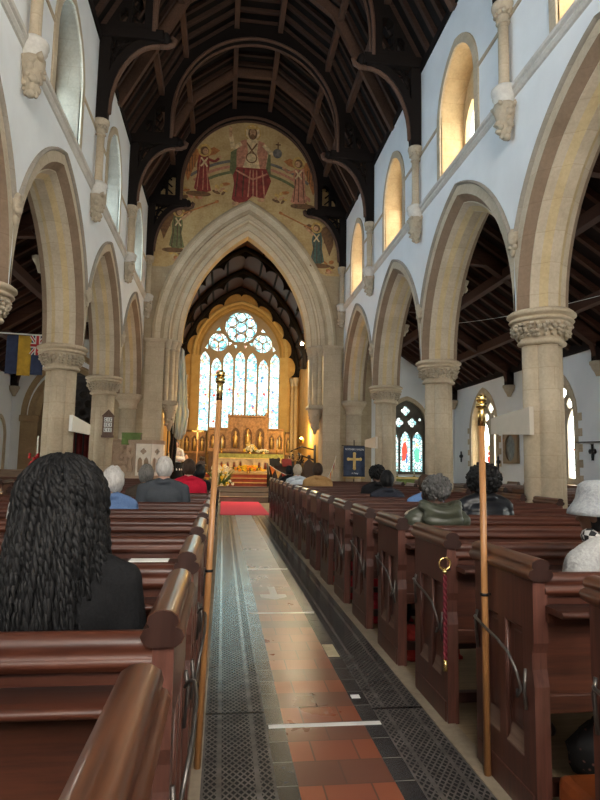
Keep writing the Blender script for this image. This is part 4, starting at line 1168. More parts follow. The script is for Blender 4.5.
# the woman with braids, nearest on the left
wb = person('person with long black braids and black jacket, nearest the viewer on the left', (-1.09, 1.81, 0), 0, 1.0, SKIN_D, JACKET, knit('black_jacket_cloth', (.007, .007, .008), (.019, .019, .020), 160, .3), 'jacket')
m = MB(); m.ball((0, -.02, .01), (.098, .118, .122), 24, 16); rn = random.Random(11)
def braid(az, start, length, r0, k):
    """one rope of hair: from near the crown over the skull, then hanging"""
    pts = []
    ox, oy = math.cos(az), math.sin(az)
    R = rn.uniform(.104, .124)
    for j in range(8):                                      # over the skull
        t = start + (1 - start) * j / 7
        ph = t * math.pi * .52
        pts.append(Vector((ox * R * 1.02 * math.sin(ph), -.018 + oy * R * 1.14 * math.sin(ph), .012 + R * 1.10 * math.cos(ph))))
    e = pts[-1]; back = max(0, -oy)
    sx = rn.uniform(-.012, .012) + e.x * rn.uniform(.02, .22); sy = -.045 * back + rn.uniform(-.015, .01)
    ph1, ph2 = rn.uniform(0, 6), rn.uniform(0, 6)
    n = 16
    for j in range(1, n + 1):
        t = j / n
        pts.append(Vector((e.x + sx * t + .006 * math.sin(t * 9 + ph1) * t, e.y + sy * math.sin(min(1, t * 1.3) * math.pi / 2) + .005 * math.sin(t * 8 + ph2) * t, e.z - length * t)))
    fine = []
    for j in range(len(pts) - 1):
        for q in range(3): fine.append(pts[j].lerp(pts[j + 1], q / 3))
    fine.append(pts[-1]); nf = len(fine)
    for ph in (0, math.pi):                                 # two twisted strands
        st = [p + Vector((math.cos(j * .62 + ph + k), math.sin(j * .62 + ph + k), 0)) * r0 * .55 * (1 - .5 * j / nf) for j, p in enumerate(fine)]
        m.tube(st, [r0 * .78 * (1 - .6 * max(0, j / nf - .65) / .35) for j in range(nf)], 5)
for k in range(150):
    az = rn.uniform(math.pi - .35, 2 * math.pi + .35)
    back = max(0, -math.sin(az))
    braid(az, rn.uniform(.0, .75), rn.uniform(.20, .27) + back * rn.uniform(0, .22), rn.uniform(.0085, .011), k)
h = m.build('braids', HBLACK, wb); h.location = (0, .03, 1.19)
person('person with silver hair in a grey suit jacket, seated mid-way up on the left', (-1.24, 6.46, .02), 0, 1.04, SKIN_L, SUIT, knit('grey_suit_cloth', (.045, .052, .062), (.085, .095, .11), 200, .2), 'suit_jacket', hair_short(1.0, seed=1), HGREY)
person('person with tousled white hair and a blue top, behind the braided woman on the left', (-1.60, 5.55, .0), 0, .96, SKIN_L, COAT, knit('blue_knit', (.085, .15, .30), (.14, .22, .40)), 'top', hair_short(1.16, rough=.14, seed=8, front=.5), HGREY)
person('person with dark grey hair half hidden beyond the blue top on the left', (-1.54, 7.4, .0), 0, .98, SKIN_L, COAT, knit('dark_brown_cloth', (.04, .03, .025), (.08, .065, .05)), 'coat', hair_short(1.08, rough=.08, seed=4), HDKGREY)
person('person with brown hair in a bright red top on the left', (-1.09, 8.35, .03), 0, 1.02, SKIN_L, COAT, knit('red_knit', (.42, .012, .035), (.60, .02, .05)), 'top', hair_short(1.04, rough=.06, seed=5), HBROWN)
person('person all in black with black hair, beside the one in red on the left', (-.98, 9.3, 0), 0, .98, SKIN_M, COAT, BLACKC, 'coat', hair_short(1.1, rough=.08, seed=6), HBLACK)
person('person in a white head covering far up on the left, only the head showing', (-1.9, 4.6, -.03), 0, 1.05, SKIN_L, COAT, knit('pale_grey_cloth', (.3, .3, .3), (.5, .5, .5)), 'coat', hair_short(1.05, seed=9), HWHITE)
# right
person('person with greying curly hair in an olive green hooded puffer jacket', (.95, 4.32, 0), 0, .96, SKIN_D, PUFF, plain('olive_puffer', (.052, .056, .038), .42, var=.25, scale=9), 'puffer_jacket', hair_afro(.102, 2), HSALT)
person('person in a cream coat mostly hidden beyond the olive puffer jacket', (1.22, 5.2, -.02), 0, .92, SKIN_D, BIGCOAT, knit('cream_wool', (.52, .44, .33), (.72, .63, .50)), 'coat', hair_short(1.0, seed=12), HBLACK)
person('person with a big black afro and shiny black puffer jacket on the right', (1.76, 5.3, 0), 0, 1.0, SKIN_D, PUFF2, plain('black_puffer', (.010, .011, .015), .38, var=.3, scale=9), 'puffer_jacket', hair_afro(.155, 7), HBLACK)
person('person in a blue top with dark hair, seen just left of the olive jacket', (1.78, 6.98, -.02), 0, .95, SKIN_L, COAT, knit('bright_blue_knit', (.10, .20, .42), (.16, .28, .52)), 'top', hair_short(1.05, seed=13), HBROWN)
person('person in dark navy, nearer of the dark pair before the right aisle end window', (1.56, 7.86, -.03), 0, .98, SKIN_D, COAT, plain('navy_cloth', (.012, .015, .026), .8), 'coat', hair_short(1.1, rough=.08, seed=14), HBLACK)
person('person in black, farther of the dark pair before the right aisle end window', (1.66, 8.77, -.02), 0, 1.02, SKIN_D, COAT, BLACKC, 'coat', hair_afro(.115, 15), HBLACK)
person('person in a tan coat and dark woollen hat near the front on the right', (1.17, 11.35, -.02), 0, 1.04, SKIN_D, BIGCOAT, knit('tan_wool', (.34, .19, .075), (.48, .29, .13)), 'coat', hair_short(1.12, seed=16, front=.6), HBROWN)
person('person with fair hair in a pale blue top, beside the tan coat', (.90, 12.3, -.02), 0, 1.02, SKIN_L, COAT, knit('pale_blue_cloth', (.50, .56, .62), (.66, .72, .78)), 'top', hair_short(1.06, rough=.08, seed=17), hair_mat('fair_hair', (.36, .29, .2), (.56, .47, .36)))
person('person in black with black hair, farthest forward on the right beyond the pale blue top', (.92, 14.05, -.02), 0, 1.0, SKIN_M, COAT, BLACKC, 'coat', hair_short(1.06, rough=.08, seed=18), HBLACK)
# the woman in the grey hat
FUZZ = coat_mesh(1.16, .009, shoulder=.225)
rn = random.Random(3)
for v in FUZZ.vertices:
    d = Vector((v.co.x, v.co.y, .2 * (v.co.z - .9))); d = d / (d.length or 1); v.co += d * rn.uniform(-.001, .0055)

FLEECE = knit('pale_grey_fleece', (.30, .30, .295), (.52, .52, .51), 70, 1.0)
hw = person('person in a fluffy pale grey bucket hat and grey fleece at the right edge', (1.11, 2.56, -.035), .48, .975, SKIN_M, FUZZ, FLEECE, 'fleece', hair_short(1.0, seed=20), HBLACK)
m = MB()
m.lathe([(.158, -.02), (.153, .0), (.132, .03), (.118, .055), (.112, .09), (.104, .118), (.08, .135), (.04, .142), (.005, .144)], (0, 0), 32, 0)
m.lathe([(.158, -.02), (.15, -.02), (.12, .03), (.10, .05)], (0, 0), 32, 0)
hh = m.build('bucket_hat', knit('hat_felt', (.26, .275, .29), (.44, .455, .47), 60, .9), hw); hh.location = (0, .02, 1.20)
m = MB(); m.tube([(.085 * math.cos(i * math.pi / 10), .0 + .085 * math.sin(i * math.pi / 10), 1.075 + .012 * math.sin(i)) for i in range(20)], .032, 10, 0, True)
def scarf_mat():
    mm, nt, bs = nt_new('checked_scarf'); ck = N(nt, 'ShaderNodeTexChecker'); ck.inputs['Scale'].default_value = 34
    L(nt, coords(nt), ck.inputs['Vector']); ck.inputs['Color1'].default_value = (.02, .02, .022, 1); ck.inputs['Color2'].default_value = (.62, .60, .58, 1)
    L(nt, ck.outputs[0], bs.inputs['Base Color']); bs.inputs['Roughness'].default_value = .9; return mm
m.build('scarf', scarf_mat(), hw)
# dark bags on the floor behind her
def bag(loc, lab, s, m):
    r = thing('handbag', lab, 'bag', loc)
    b = MB(); b.ball((0, 0, .12 * s), (.19 * s, .10 * s, .13 * s), 20, 12, 0, .18, 5, s); b.build('bag_body', m, r)
    h = MB(); h.tube([(-.11 * s, 0, .2 * s), (-.09 * s, -.02, .27 * s), (.0, -.03, .30 * s), (.09 * s, -.02, .27 * s), (.11 * s, 0, .2 * s)], .009, 6); h.build('handle', m, r)
def floral():
    mm, nt, bs = nt_new('dark_patterned_cloth'); vo = N(nt, 'ShaderNodeTexVoronoi'); vo.inputs['Scale'].default_value = 28; L(nt, coords(nt), vo.inputs['Vector'])
    c = ramp(nt, vo.outputs['Distance'], [(.10, (.28, .12, .10)), (.22, (.012, .011, .012))]); L(nt, c, bs.inputs['Base Color']); bs.inputs['Roughness'].default_value = .85; return mm
bag((1.05, 2.50, .005), 'dark patterned bag on the floor under the grey hat woman\'s pew', 1.0, floral())
# clergy and far figures
def robed(label, loc, rz, top, robe, hairm, seed, skin=SKIN_L):
    r = thing('person', label, 'person', loc, rz)
    from_mesh('body', STAND, skin, r)
    m = MB()
    m.lathe([(.30, .08), (.27, .4), (.22, .8), (.19, 1.0)], seg=24); m.build('cassock', robe, r)
    m = MB(); m.ball((0, 0, 1.33), (.20, .14, .15), 18, 10); m.ball((0, 0, 1.1), (.19, .14, .2), 16, 10); m.cone((0, 0, .98), .19, (0, 0, .72), .235)
    for s in (-1, 1):
        m.cone((s * .05, 0, 1.45), .07, (s * .19, 0, 1.39), .075); m.cone((s * .19, 0, 1.39), .075, (s * .24, -.02, 1.10), .085); m.cone((s * .24, -.02, 1.10), .085, (s * .12, .20, 1.13), .075)
    from_mesh('surplice', remesh(m, .014, 3), top, r)
    h = hair_short(1.03, seed=seed).build('hair', hairm, r); h.location = (0, 0, 1.62)
    e = bpy.data.objects.new('eyes', EYEM); S.collection.objects.link(e); e.parent = r; e.location = (0, 0, 1.62)
robed('person in a white surplice standing by the left pier of the chancel arch', (-2.28, 21.6, .32), math.pi * .9, plain('white_linen', (.80, .79, .77), .9, var=.04), BLACKC, HDKGREY, 30)
# ================================================================ mural
PARCH = None
def mural_mat():
    m, nt, bs = nt_new('mural_ground'); v = coords(nt)
    n = noisen(nt, v, 1.6, 6, .7); n2 = noisen(nt, v, 14, 4)
    c = ramp(nt, n, [(.28, (.30, .17, .06)), (.5, (.50, .34, .14)), (.72, (.62, .47, .24))])
    c = mixc(nt, .3, c, ramp(nt, n2, [(.3, (.28, .16, .06)), (.7, (.64, .50, .28))]))
    L(nt, c, bs.inputs['Base Color']); bs.inputs['Roughness'].default_value = .85; return m
mu = thing('mural', 'painted mural of a crowned robed figure with angels above the chancel arch', 'mural', (0, 20.085, 0))
b = MB(); b.plate([(-3.38, 7.9), (-2.75, 7.9)] + [p for p in arch(0, off=.96, n=16, **CA) if p[1] > 7.9] + [(2.75, 7.9), (3.38, 7.9), (3.38, 10.2), (2.05, 12.75), (.65, 13.8), (-.65, 13.8), (-2.05, 12.75), (-3.38, 10.2)], [], 0, .012, lambda u, v, d: (u, d, v))
b.build('painted_ground', mural_mat(), mu)
def paint(n, c): return plain('paint_' + n, c, .85, var=.4, scale=9)
P_RED = paint('crimson', (.22, .035, .025)); P_SAL = paint('salmon', (.46, .20, .12)); P_ORG = paint('orange', (.40, .15, .045)); P_BRN = paint('umber', (.17, .085, .035))
P_GRN = paint('sage', (.14, .14, .06)); P_TEAL = paint('teal', (.07, .11, .09)); P_CRM = paint('cream', (.62, .47, .26)); P_FLESH = paint('flesh', (.48, .27, .14)); P_GREY = paint('slate', (.16, .14, .12)); P_GLD = paint('ochre', (.52, .33, .10)); P_OUT = paint('outline', (.09, .04, .02))
PM = [P_RED, P_SAL, P_ORG, P_BRN, P_GRN, P_TEAL, P_CRM, P_FLESH, P_GREY, P_GLD, P_OUT]
RED_, SAL, ORG, BRN, GRN, TEAL, CRM, FLE, GRY, GLD, OUT = range(11)
class Fig:
    def __init__(s, base=.012, step=.0006): s.m = MB(); s.d = base; s.st = step
    def poly(s, pts, mi):
        s.d += s.st; s.m.prism([(x, z) for x, z in pts], 'y', -.002 - s.d, .001, mi); return s
    def ell(s, x, z, rx, rz, mi, rot=0.0, n=18):
        c, q = math.cos(rot), math.sin(rot)
        return s.poly([(x + rx * math.cos(t) * c - rz * math.sin(t) * q, z + rx * math.cos(t) * q + rz * math.sin(t) * c) for t in [2 * math.pi * i / n for i in range(n)]], mi)
    def line(s, pts, w, mi):
        for (a, b) in zip(pts, pts[1:]):
            dx, dz = b[0] - a[0], b[1] - a[1]; l = math.hypot(dx, dz) or 1; nx, nz = -dz / l * w / 2, dx / l * w / 2
            s.poly([(a[0] + nx, a[1] + nz), (b[0] + nx, b[1] + nz), (b[0] - nx, b[1] - nz), (a[0] - nx, a[1] - nz)], mi)
        return s
    def build(s, nm): return s.m.build(nm, PM, mu)
# arcs of cloud behind the figures
f = Fig(.001, .00002)
for k, (r, mi) in enumerate(((3.35, GRY), (3.15, SAL), (2.95, GRN))):
    a0, a1 = math.radians(52), math.radians(128)
    pts = [(r * math.cos(a0 + (a1 - a0) * i / 24), 8.55 + r * math.sin(a0 + (a1 - a0) * i / 24)) for i in range(25)]
    f.line(pts, .10, mi)
f.build('cloud_band')
# enthroned figure
f = Fig()
f.poly([(-.72, 11.45), (-.70, 12.15), (-.45, 12.35), (.45, 12.35), (.70, 12.15), (.72, 11.45), (.5, 11.2), (-.5, 11.2)], GRN)
f.ell(.05, 12.93, .29, .31, GLD).ell(.05, 12.93, .25, .27, CRM)
f.poly([(-.36, 12.60), (.05, 12.74), (.48, 12.58), (.62, 12.2), (.52, 11.5), (-.45, 11.45), (-.50, 12.2)], CRM)
f.poly([(-.36, 12.60), (-.16, 12.68), (-.10, 12.2), (-.30, 11.5), (-.48, 11.5), (-.50, 12.2)], SAL)
f.poly([(.26, 12.66), (.48, 12.58), (.60, 12.2), (.52, 11.5), (.36, 11.5), (.22, 12.2)], SAL)
f.line([(-.34, 12.5), (-.62, 12.30), (-.72, 12.80)], .15, CRM); f.line([(-.72, 12.72), (-.73, 12.98)], .10, FLE); f.ell(-.73, 13.02, .06, .10, FLE)
f.line([(.44, 12.5), (.72, 12.22), (.92, 12.26)], .14, CRM); f.ell(.94, 12.24, .16, .17, GRY); f.line([(.96, 12.40), (.96, 12.66)], .04, BRN); f.line([(.87, 12.57), (1.05, 12.57)], .04, BRN)
f.line([(-.15, 12.55), (.22, 12.0)], .05, BRN).line([(.22, 12.55), (-.15, 12.0)], .05, BRN); f.ell(.03, 12.0, .20, .20, BRN).ell(.03, 12.0, .16, .16, CRM)
f.poly([(-.48, 11.62), (.56, 11.62), (.74, 11.2), (.62, 10.85), (.50, 10.52), (.10, 10.62), (-.10, 10.40), (-.45, 10.30), (-.62, 10.45), (-.55, 11.0), (-.60, 11.3)], RED_)
for x0, x1 in ((-.42, -.50), (-.22, -.25), (.0, -.06), (.22, .25), (.42, .52), (.10, .12)): f.line([(x0, 11.55), (x1, 10.55)], .045, OUT if x0 < 0 else SAL)
f.line([(-.50, 11.5), (.1, 11.2), (.6, 11.45)], .06, SAL)
f.ell(-.48, 10.28, .13, .07, FLE); f.ell(.40, 10.48, .13, .07, FLE)
f.ell(.05, 12.90, .16, .23, BRN).ell(.05, 12.92, .105, .15, FLE); f.ell(.05, 12.78, .085, .09, BRN)
f.ell(.01, 12.95, .016, .012, OUT).ell(.09, 12.95, .016, .012, OUT); f.line([(.05, 12.94), (.05, 12.87)], .014, BRN)
f.poly([(-.12, 13.06), (-.10, 13.20), (-.03, 13.12), (.05, 13.24), (.13, 13.12), (.20, 13.20), (.22, 13.06)], GLD)
f.build('enthroned_figure')
def angel(nm, x, z, s, fl, robe, wing, trumpet=False):
    f = Fig()
    def T(px, pz): return (x + fl * px * s, z + pz * s)
    def E(px, pz, rx, rz, mi, rot=0): f.ell(*T(px, pz), rx * s, rz * s, mi, rot * fl)
    def Pq(pts, mi): f.poly([T(*p) for p in pts], mi)
    Pq([(-.05, .55), (-.45, .75), (-.70, .45), (-.72, -.1), (-.55, -.6), (-.40, -.2), (-.25, .2)], wing); Pq([(.05, .62), (.35, .78), (.58, .66), (.40, .50), (.15, .42)], wing)
    for k in range(4): f.line([T(-.62 + k * .1, .5 - k * .05), T(-.58 + k * .09, -.35 + k * .1)], .035 * s, BRN)
    Pq([(-.18, .42), (.16, .42), (.22, .05), (.16, -.3), (.30, -.9), (-.05, -1.05), (-.32, -.85), (-.22, -.3), (-.24, .05)], robe)
    for k in (-.12, .0, .1): f.line([T(k, .3), T(k * 1.8, -.9)], .03 * s, OUT if robe != RED_ else SAL)
    f.line([T(-.1, .34), T(.14, .0)], .06 * s, CRM); f.line([T(.14, .34), T(-.1, .0)], .06 * s, CRM)
    E(.02, .62, .24, .25, GLD); E(.02, .60, .15, .17, BRN); E(.05, .58, .10, .12, FLE)
    E(.08, .60, .014, .012, OUT)
    if trumpet: f.line([T(.14, .30), T(.35, .48), T(.50, .62)], .09 * s, FLE); f.line([T(.2, .55), T(1.55, 1.15)], .05 * s, ORG); E(1.58, 1.17, .09, .06, ORG, .4)
    else: f.line([T(.14, .30), T(.40, .22), T(.55, .36)], .09 * s, robe); E(.58, .40, .06, .06, FLE)
    E(-.15, -1.05, .45, .10, BRN)
    f.build(nm)
angel('kneeling_angel', -1.62, 11.55, .95, 1, RED_, ORG); angel('kneeling_angel', 1.72, 11.35, .95, -1, SAL, ORG)
angel('trumpeting_angel', -2.42, 9.35, .82, 1, GRN, BRN, True); angel('trumpeting_angel', 2.40, 9.10, .82, -1, TEAL, BRN, True)
for x, z in ((-1.0, 10.78), (1.08, 10.62), (-2.0, 10.6), (2.1, 10.45), (-2.6, 8.35), (2.65, 8.2)):
    f = Fig(.004); rn = random.Random(int(x * 10))
    for q in range(9): f.ell(x + rn.uniform(-.3, .3), z + rn.uniform(-.2, .2), rn.uniform(.05, .16), rn.uniform(.03, .08), rn.choice([ORG, BRN, GLD, SAL, FLE]), rn.uniform(-1, 1), 10)
    f.build('cloud_wisp')

# ================================================================ chancel furniture
cf = MB(); cf.box(-3.05, 3.05, 21.5, 30.3, -.03, .34); cf.box(-1.8, 1.8, 20.95, 21.5, -.03, .17); struct(cf.build('floor', stone('chancel_floor', (.20, .15, .10), (.30, .23, .16), bw=.3, bh=.3)))
PALEW = wood('pale_step_wood', (.30, .22, .15), (.45, .35, .26), .45, 0)
RISER = plain('dark_step_riser', (.08, .062, .045), .6)
st = thing('chancel_step', 'pale wooden steps with dark risers beyond the red carpet', 'steps', (0, 20.9, 0))
b = MB()
for k in range(3):
    b.box(-1.75, 1.75, .02 + .35 * k, 1.0, .165 * k + .135, .165 * (k + 1), 0, .008)
b.build('tread', RISER, st)
b = MB()
for k in range(3): b.box(-1.73, 1.73, .05 + .35 * k, 1.0, .165 * k, .165 * k + .137)
b.build('riser', PALEW, st)
b = MB(); b.box(-.66, .62, 15.62, 20.88, .0, .012); tag(b.build('carpet', CARPET), 'pink-red carpet laid across the end of the aisle before the steps', 'carpet')
s2 = thing('sanctuary_step', 'red-brown steps below the altar front', 'steps', (0, 25.6, .34))
for k in range(3):
    b = MB(); b.box(-1.7, 1.85, .30 * k, 4.4, .18 * k, .18 * (k + 1) - .04); b.build('riser', plain('red_step', (.22, .035, .02), .7), s2)
    b = MB(); b.box(-1.72, 1.87, -.02 + .30 * k, 4.4, .18 * (k + 1) - .04, .18 * (k + 1), 0, .008); b.build('tread', plain('tan_step', (.42, .25, .10), .6), s2)
AZ = .88
# altar
al = thing('altar', 'carved cream stone altar with dark arches and a green-gold top cloth', 'altar', (.60, 27.9, AZ))
b = MB(); b.box(-1.50, 1.50, 0, .9, 0, .10, 0, .01); b.box(-1.52, 1.52, -.03, .95, .78, .84, 0, .01); b.box(-1.42, 1.42, .12, .85, .1, .78); b.build('altar_body', plain('altar_marble', (.55, .45, .32), .5), al)
b = MB(); hs = []
for k in range(10):
    if k in (4, 5): continue
    hs.append(arch(-1.30 + .289 * k, .42, .085, .12, 5, bottom=.17))
hs.append(circle(0, .44, .17, 20))
b.plate([(-1.46, .10), (1.46, .10), (1.46, .78), (-1.46, .78)], hs, 0, .10, lambda u, v, d: (u, d, v)); b.build('arcade', plain('altar_cream', (.62, .52, .38), .6), al)
b = MB()
for k in range(10):
    if k in (4, 5): continue
    x = -1.30 + .289 * k; b.lathe([(.05, .17), (.05, .36), (.03, .40), (.035, .44), (.01, .48)], (x, .07), 8)
b.build('figure', plain('altar_red_figures', (.22, .05, .035), .6), al)
b = MB(); b.box(-1.55, 1.55, -.05, .97, .84, .88, 0, .01); b.box(-1.55, 1.55, -.06, -.05, .66, .88)
b.build('altar_cloth', plain('green_gold_cloth', (.30, .33, .10), .6, var=.35, scale=12), al)
b = MB(); b.box(-1.55, 1.55, -.062, -.055, .655, .69); b.build('cloth_fringe', GOLDM, al)
# cross, candles and flowers on the altar
def cross(name, lab, loc, h, w, m, base=True):
    r = thing(name, lab, 'cross', loc)
    b = MB(); t = w * .14
    b.box(-t / 2, t / 2, -t / 2, t / 2, .06, h, 0, .006); b.box(-w / 2, w / 2, -t / 2, t / 2, h * .66, h * .66 + t, 0, .006)
    for p in ((-w / 2, h * .66 + t / 2), (w / 2, h * .66 + t / 2), (0, h)): b.ball((p[0], 0, p[1]), t * .85, 8, 6)
    b.build('cross', m, r)
    if base: b = MB(); b.lathe([(.10, 0), (.10, .02), (.06, .04), (.025, .07), (.02, .10)], seg=12); b.build('foot', m, r)
cross('altar_cross', 'small gilt cross standing on the altar behind the white flowers', (.60, 28.6, AZ + .88), .62, .34, GOLDM)
def flowers(lab, loc, rx, rz, n, petals, seed, leafn=20, vase=True):
    r = thing('flower_arrangement', lab, 'flowers', loc)
    rn = random.Random(seed)
    lm = MB()
    kinds = []
    for mi, pmat in enumerate(petals):
        pm = MB()
        for k in range(5): pm.ball((math.cos(k * 1.257), -.3, math.sin(k * 1.257)), (.7, .35, .7), 6, 4)
        kinds.append(pm.mesh('flower', [pmat]))
    for i in range(n):
        a = rn.uniform(0, 6.283); q = rn.uniform(0, 1) ** .6; zz = rn.uniform(.0, 1)
        c = Vector((rx * q * math.cos(a) * (1 - .5 * zz), rx * .6 * q * math.sin(a), .14 + rz * zz)); s_ = rn.uniform(.024, .048)
        o = bpy.data.objects.new('flower', kinds[rn.randrange(len(petals))]); S.collection.objects.link(o); o.parent = r; o.location = c; o.scale = (s_, s_, s_)
    for i in range(leafn):
        a = rn.uniform(0, 6.283); l = rn.uniform(.5, 1.15)
        e = Vector((rx * l * math.cos(a), rx * .6 * l * math.sin(a), .14 + rz * rn.uniform(0, .9)))
        d = e - Vector((0, 0, .12)); sd = d.cross(Vector((0, 1, .3))).normalized() * .03; s0 = Vector((0, 0, .12))
        lm.add([s0, s0 + d * .5 + sd, e, s0 + d * .5 - sd, s0 + d * .5 + Vector((0, -.015, .01))], [(0, 1, 4), (1, 2, 4), (2, 3, 4), (3, 0, 4)])
    lm.build('leaves', plain('leaf_green', (.08, .15, .04), .6, var=.5), r)
    if vase: v = MB(); v.lathe([(.07, 0), (.09, .03), (.05, .07), (.08, .13), (.095, .17), (.09, .17)], seg=14); v.build('vase', BRASS, r)
PW = plain('white_petal', (.82, .80, .70), .7); PY = plain('yellow_petal', (.85, .55, .03), .7); PO = plain('orange_petal', (.80, .28, .03), .7)
flowers('white flowers on the altar top in front of the gilt cross', (.62, 28.25, AZ + .88), .34, .26, 60, [PW, PW, PY], 1)
flowers('yellow and orange flowers on the top red step in front of the altar', (.52, 27.1, .88), .80, .18, 90, [PY, PY, PO], 2, 40)
flowers('low white spray lying on the altar, right of the gilt cross', (1.25, 28.3, AZ + .88), .30, .06, 25, [PW], 5, 14)
flowers('tall loose white and green flower arrangement on the left of the chancel', (-.72, 22.8, .34), .55, .75, 70, [PW, PW, PY], 3, 80)
for x, lab in ((-.72, 'tall white candle on the left end of the altar'), (1.90, 'tall white candle on the right end of the altar')):
    r = thing('altar_candle', lab, 'candle', (x, 28.5, AZ + .88), 0, 'altar candles')
    b = MB(); b.lathe([(.07, 0), (.07, .02), (.02, .05), (.03, .12), (.02, .2), (.05, .24), (.02, .25)], seg=10); b.build('candlestick', BRASS, r)
    b = MB(); b.tube([(0, 0, .25), (0, 0, .72)], .022, 10); b.build('candle', PW, r)
# reredos
GILTW = plain('gilded_carving', (.34, .17, .055), .4, .35, .45, 10); GILTD = plain('dark_gilded_wood', (.16, .08, .03), .5, .2, .3); GOLDFIG = plain('gold_figures', (.80, .52, .20), .35, .6, .3, 12)
rd = thing('reredos', 'gilded stepped reredos with painted panels behind the altar', 'reredos', (.55, 29.55, AZ))
b = MB(); b.prism([(-1.95, .9), (1.75, .9), (1.75, 2.12), (.95, 2.12), (.95, 2.75), (-1.0, 2.75), (-1.0, 2.12), (-1.95, 2.12)], 'y', 0, .25); b.box(-1.95, 1.75, -.05, .25, .85, 1.0); b.box(-1.9, 1.7, -.02, .25, 0, .9); b.build('panel_body', GILTD, rd)
b = MB()
for (x0, x1, z) in ((-1.02, .97, 2.70), (-1.98, -.98, 2.07), (.93, 1.78, 2.07)): b.box(x0, x1, -.10, .28, z, z + .10, 0, .02)
b.box(-1.98, 1.78, -.09, .27, 1.0, 1.06); b.box(-1.0, -.92, -.07, .25, 1.0, 2.75); b.box(.88, .96, -.07, .25, 1.0, 2.75)
for k in range(14): b.ball((-.95 + k * .146, -.08, 2.82), (.04, .04, .05), 6, 5)
b.box(.84, .98, -.04, .2, 2.7, 2.95)
b.build('cornice', GILTW, rd)
hs = []
for k in range(3): hs.append(arch(-.62 + k * .6, 1.85, .22, .34, 6, bottom=1.15))
b = MB(); b.plate([(-.92, 1.06), (.88, 1.06), (.88, 2.68), (-.92, 2.68)], hs, -.06, -.0, lambda u, v, d: (u, d, v)); 
for k in range(2):
    for s0 in (-1.48, 1.35): 
        pass
b.plate([(-1.95, 1.06), (-1.0, 1.06), (-1.0, 2.05), (-1.95, 2.05)], [arch(-1.71 + k * .47, 1.60, .16, .25, 5, bottom=1.15) for k in range(2)], -.06, 0, lambda u, v, d: (u, d, v))
b.plate([(.96, 1.06), (1.75, 1.06), (1.75, 2.05), (.96, 2.05)], [arch(1.16 + k * .39, 1.60, .14, .25, 5, bottom=1.15) for k in range(2)], -.06, 0, lambda u, v, d: (u, d, v))
b.build('tracery_panel', GILTW, rd)
b = MB()
for x, z, s_ in ((-.62, 1.2, 1), (-.02, 1.2, 1.15), (.58, 1.2, 1), (-1.71, 1.17, .72), (-1.24, 1.17, .72), (1.16, 1.17, .72), (1.55, 1.17, .72)):
    b.lathe([(.11 * s_, z), (.10 * s_, z + .3 * s_), (.13 * s_, z + .52 * s_), (.05 * s_, z + .62 * s_), (.075 * s_, z + .70 * s_), (.06 * s_, z + .78 * s_), (.01, z + .82 * s_)], (x, -.01), 10)
b.build('carved_figures', GOLDFIG, rd)
for s, x0, x1, lab in ((-1, -2.98, -1.50, 'gilded arcade of panels along the east wall left of the reredos'), (1, 2.42, 3.0, 'gilded arcade of panels along the east wall right of the reredos')):
    r = thing('dado_panel', lab, 'wall panelling', ((x0 + x1) / 2, 29.75, AZ), 0, 'gilded dado panels'); hw_ = (x1 - x0) / 2
    b = MB(); b.box(-hw_, hw_, .06, .2, 0, 1.95); b.box(-hw_, hw_, -.06, .22, 1.93, 2.03, 0, .02); b.build('panel_body', GILTD, r)
    n = max(2, int(hw_ * 2 / .3)); st_ = hw_ * 2 / n
    b = MB(); b.plate([(-hw_, .9), (hw_, .9), (hw_, 1.93), (-hw_, 1.93)], [arch(-hw_ + st_ * (k + .5), 1.55, st_ * .36, .2, 5, bottom=1.0) for k in range(n)], 0, .05, lambda u, v, d: (u, d, v)); b.build('tracery_panel', GILTW, r)
    b = MB()
    for k in range(n): b.lathe([(.08, 1.0), (.07, 1.3), (.09, 1.45), (.03, 1.52), (.05, 1.58), (.01, 1.65)], (-hw_ + st_ * (k + .5), .04), 8)
    b.build('carved_figures', GOLDFIG, r)
for s in (-1, 1):
    r = thing('gilt_rosette', 'gilt rosette on the east wall, %s of the great window' % side_w[s], 'rosette', (.08 + s * 2.66, 29.97, 4.3 if s > 0 else 4.55), 0, 'gilt wall rosettes')
    b = MB()
    for k in range(4): b.ball((.11 * math.cos(k * math.pi / 2 + .785), 0, .11 * math.sin(k * math.pi / 2 + .785)), (.07, .03, .07), 8, 6)
    b.ball((0, -.02, 0), (.06, .03, .06), 8, 6); b.build('petals', GOLDM, r)
for s in (-1, 1):
    r = thing('engaged_shaft', 'slim stone shafts in the corner %s of the east window' % side_w[s], 'wall shaft', (s * 2.82 + .04, 29.6, 0), 0, 'corner shafts of the chancel')
    b = MB()
    for k in (0, 1): b.lathe([(.10, .9), (.08, 1.0), (.08, 5.2)], (-s * .16 * k, -.18 * (1 - k)), 12)
    b.build('shaft', WARMSTONE, r)
    b = MB()
    for k in (0, 1): b.lathe([(.08, 5.2), (.10, 5.25), (.09, 5.3), (.14, 5.5), (.15, 5.6)], (-s * .16 * k, -.18 * (1 - k)), 12)
    b.build('capital', CARVE, r)
# handrails by the steps
for x, lab in ((-.86, 'thin black iron handrail left of the chancel steps'), (.98, 'thin black iron handrail right of the chancel steps')):
    r = thing('handrail', lab, 'handrail', (x, 20.8, 0), 0, 'handrails of the chancel steps')
    b = MB(); b.tube([(0, 0, 0), (0, 0, .95)], .02, 8); b.build('post', IRON, r); b = MB(); b.tube([(0, .95, .3), (0, .95, 1.3)], .02, 8); b.build('post', IRON, r)
    b = MB(); b.tube([(0, -.12, .90), (0, 0, .95), (0, .95, 1.30), (0, 1.1, 1.33)], .022, 8); b.build('rail', IRON, r)
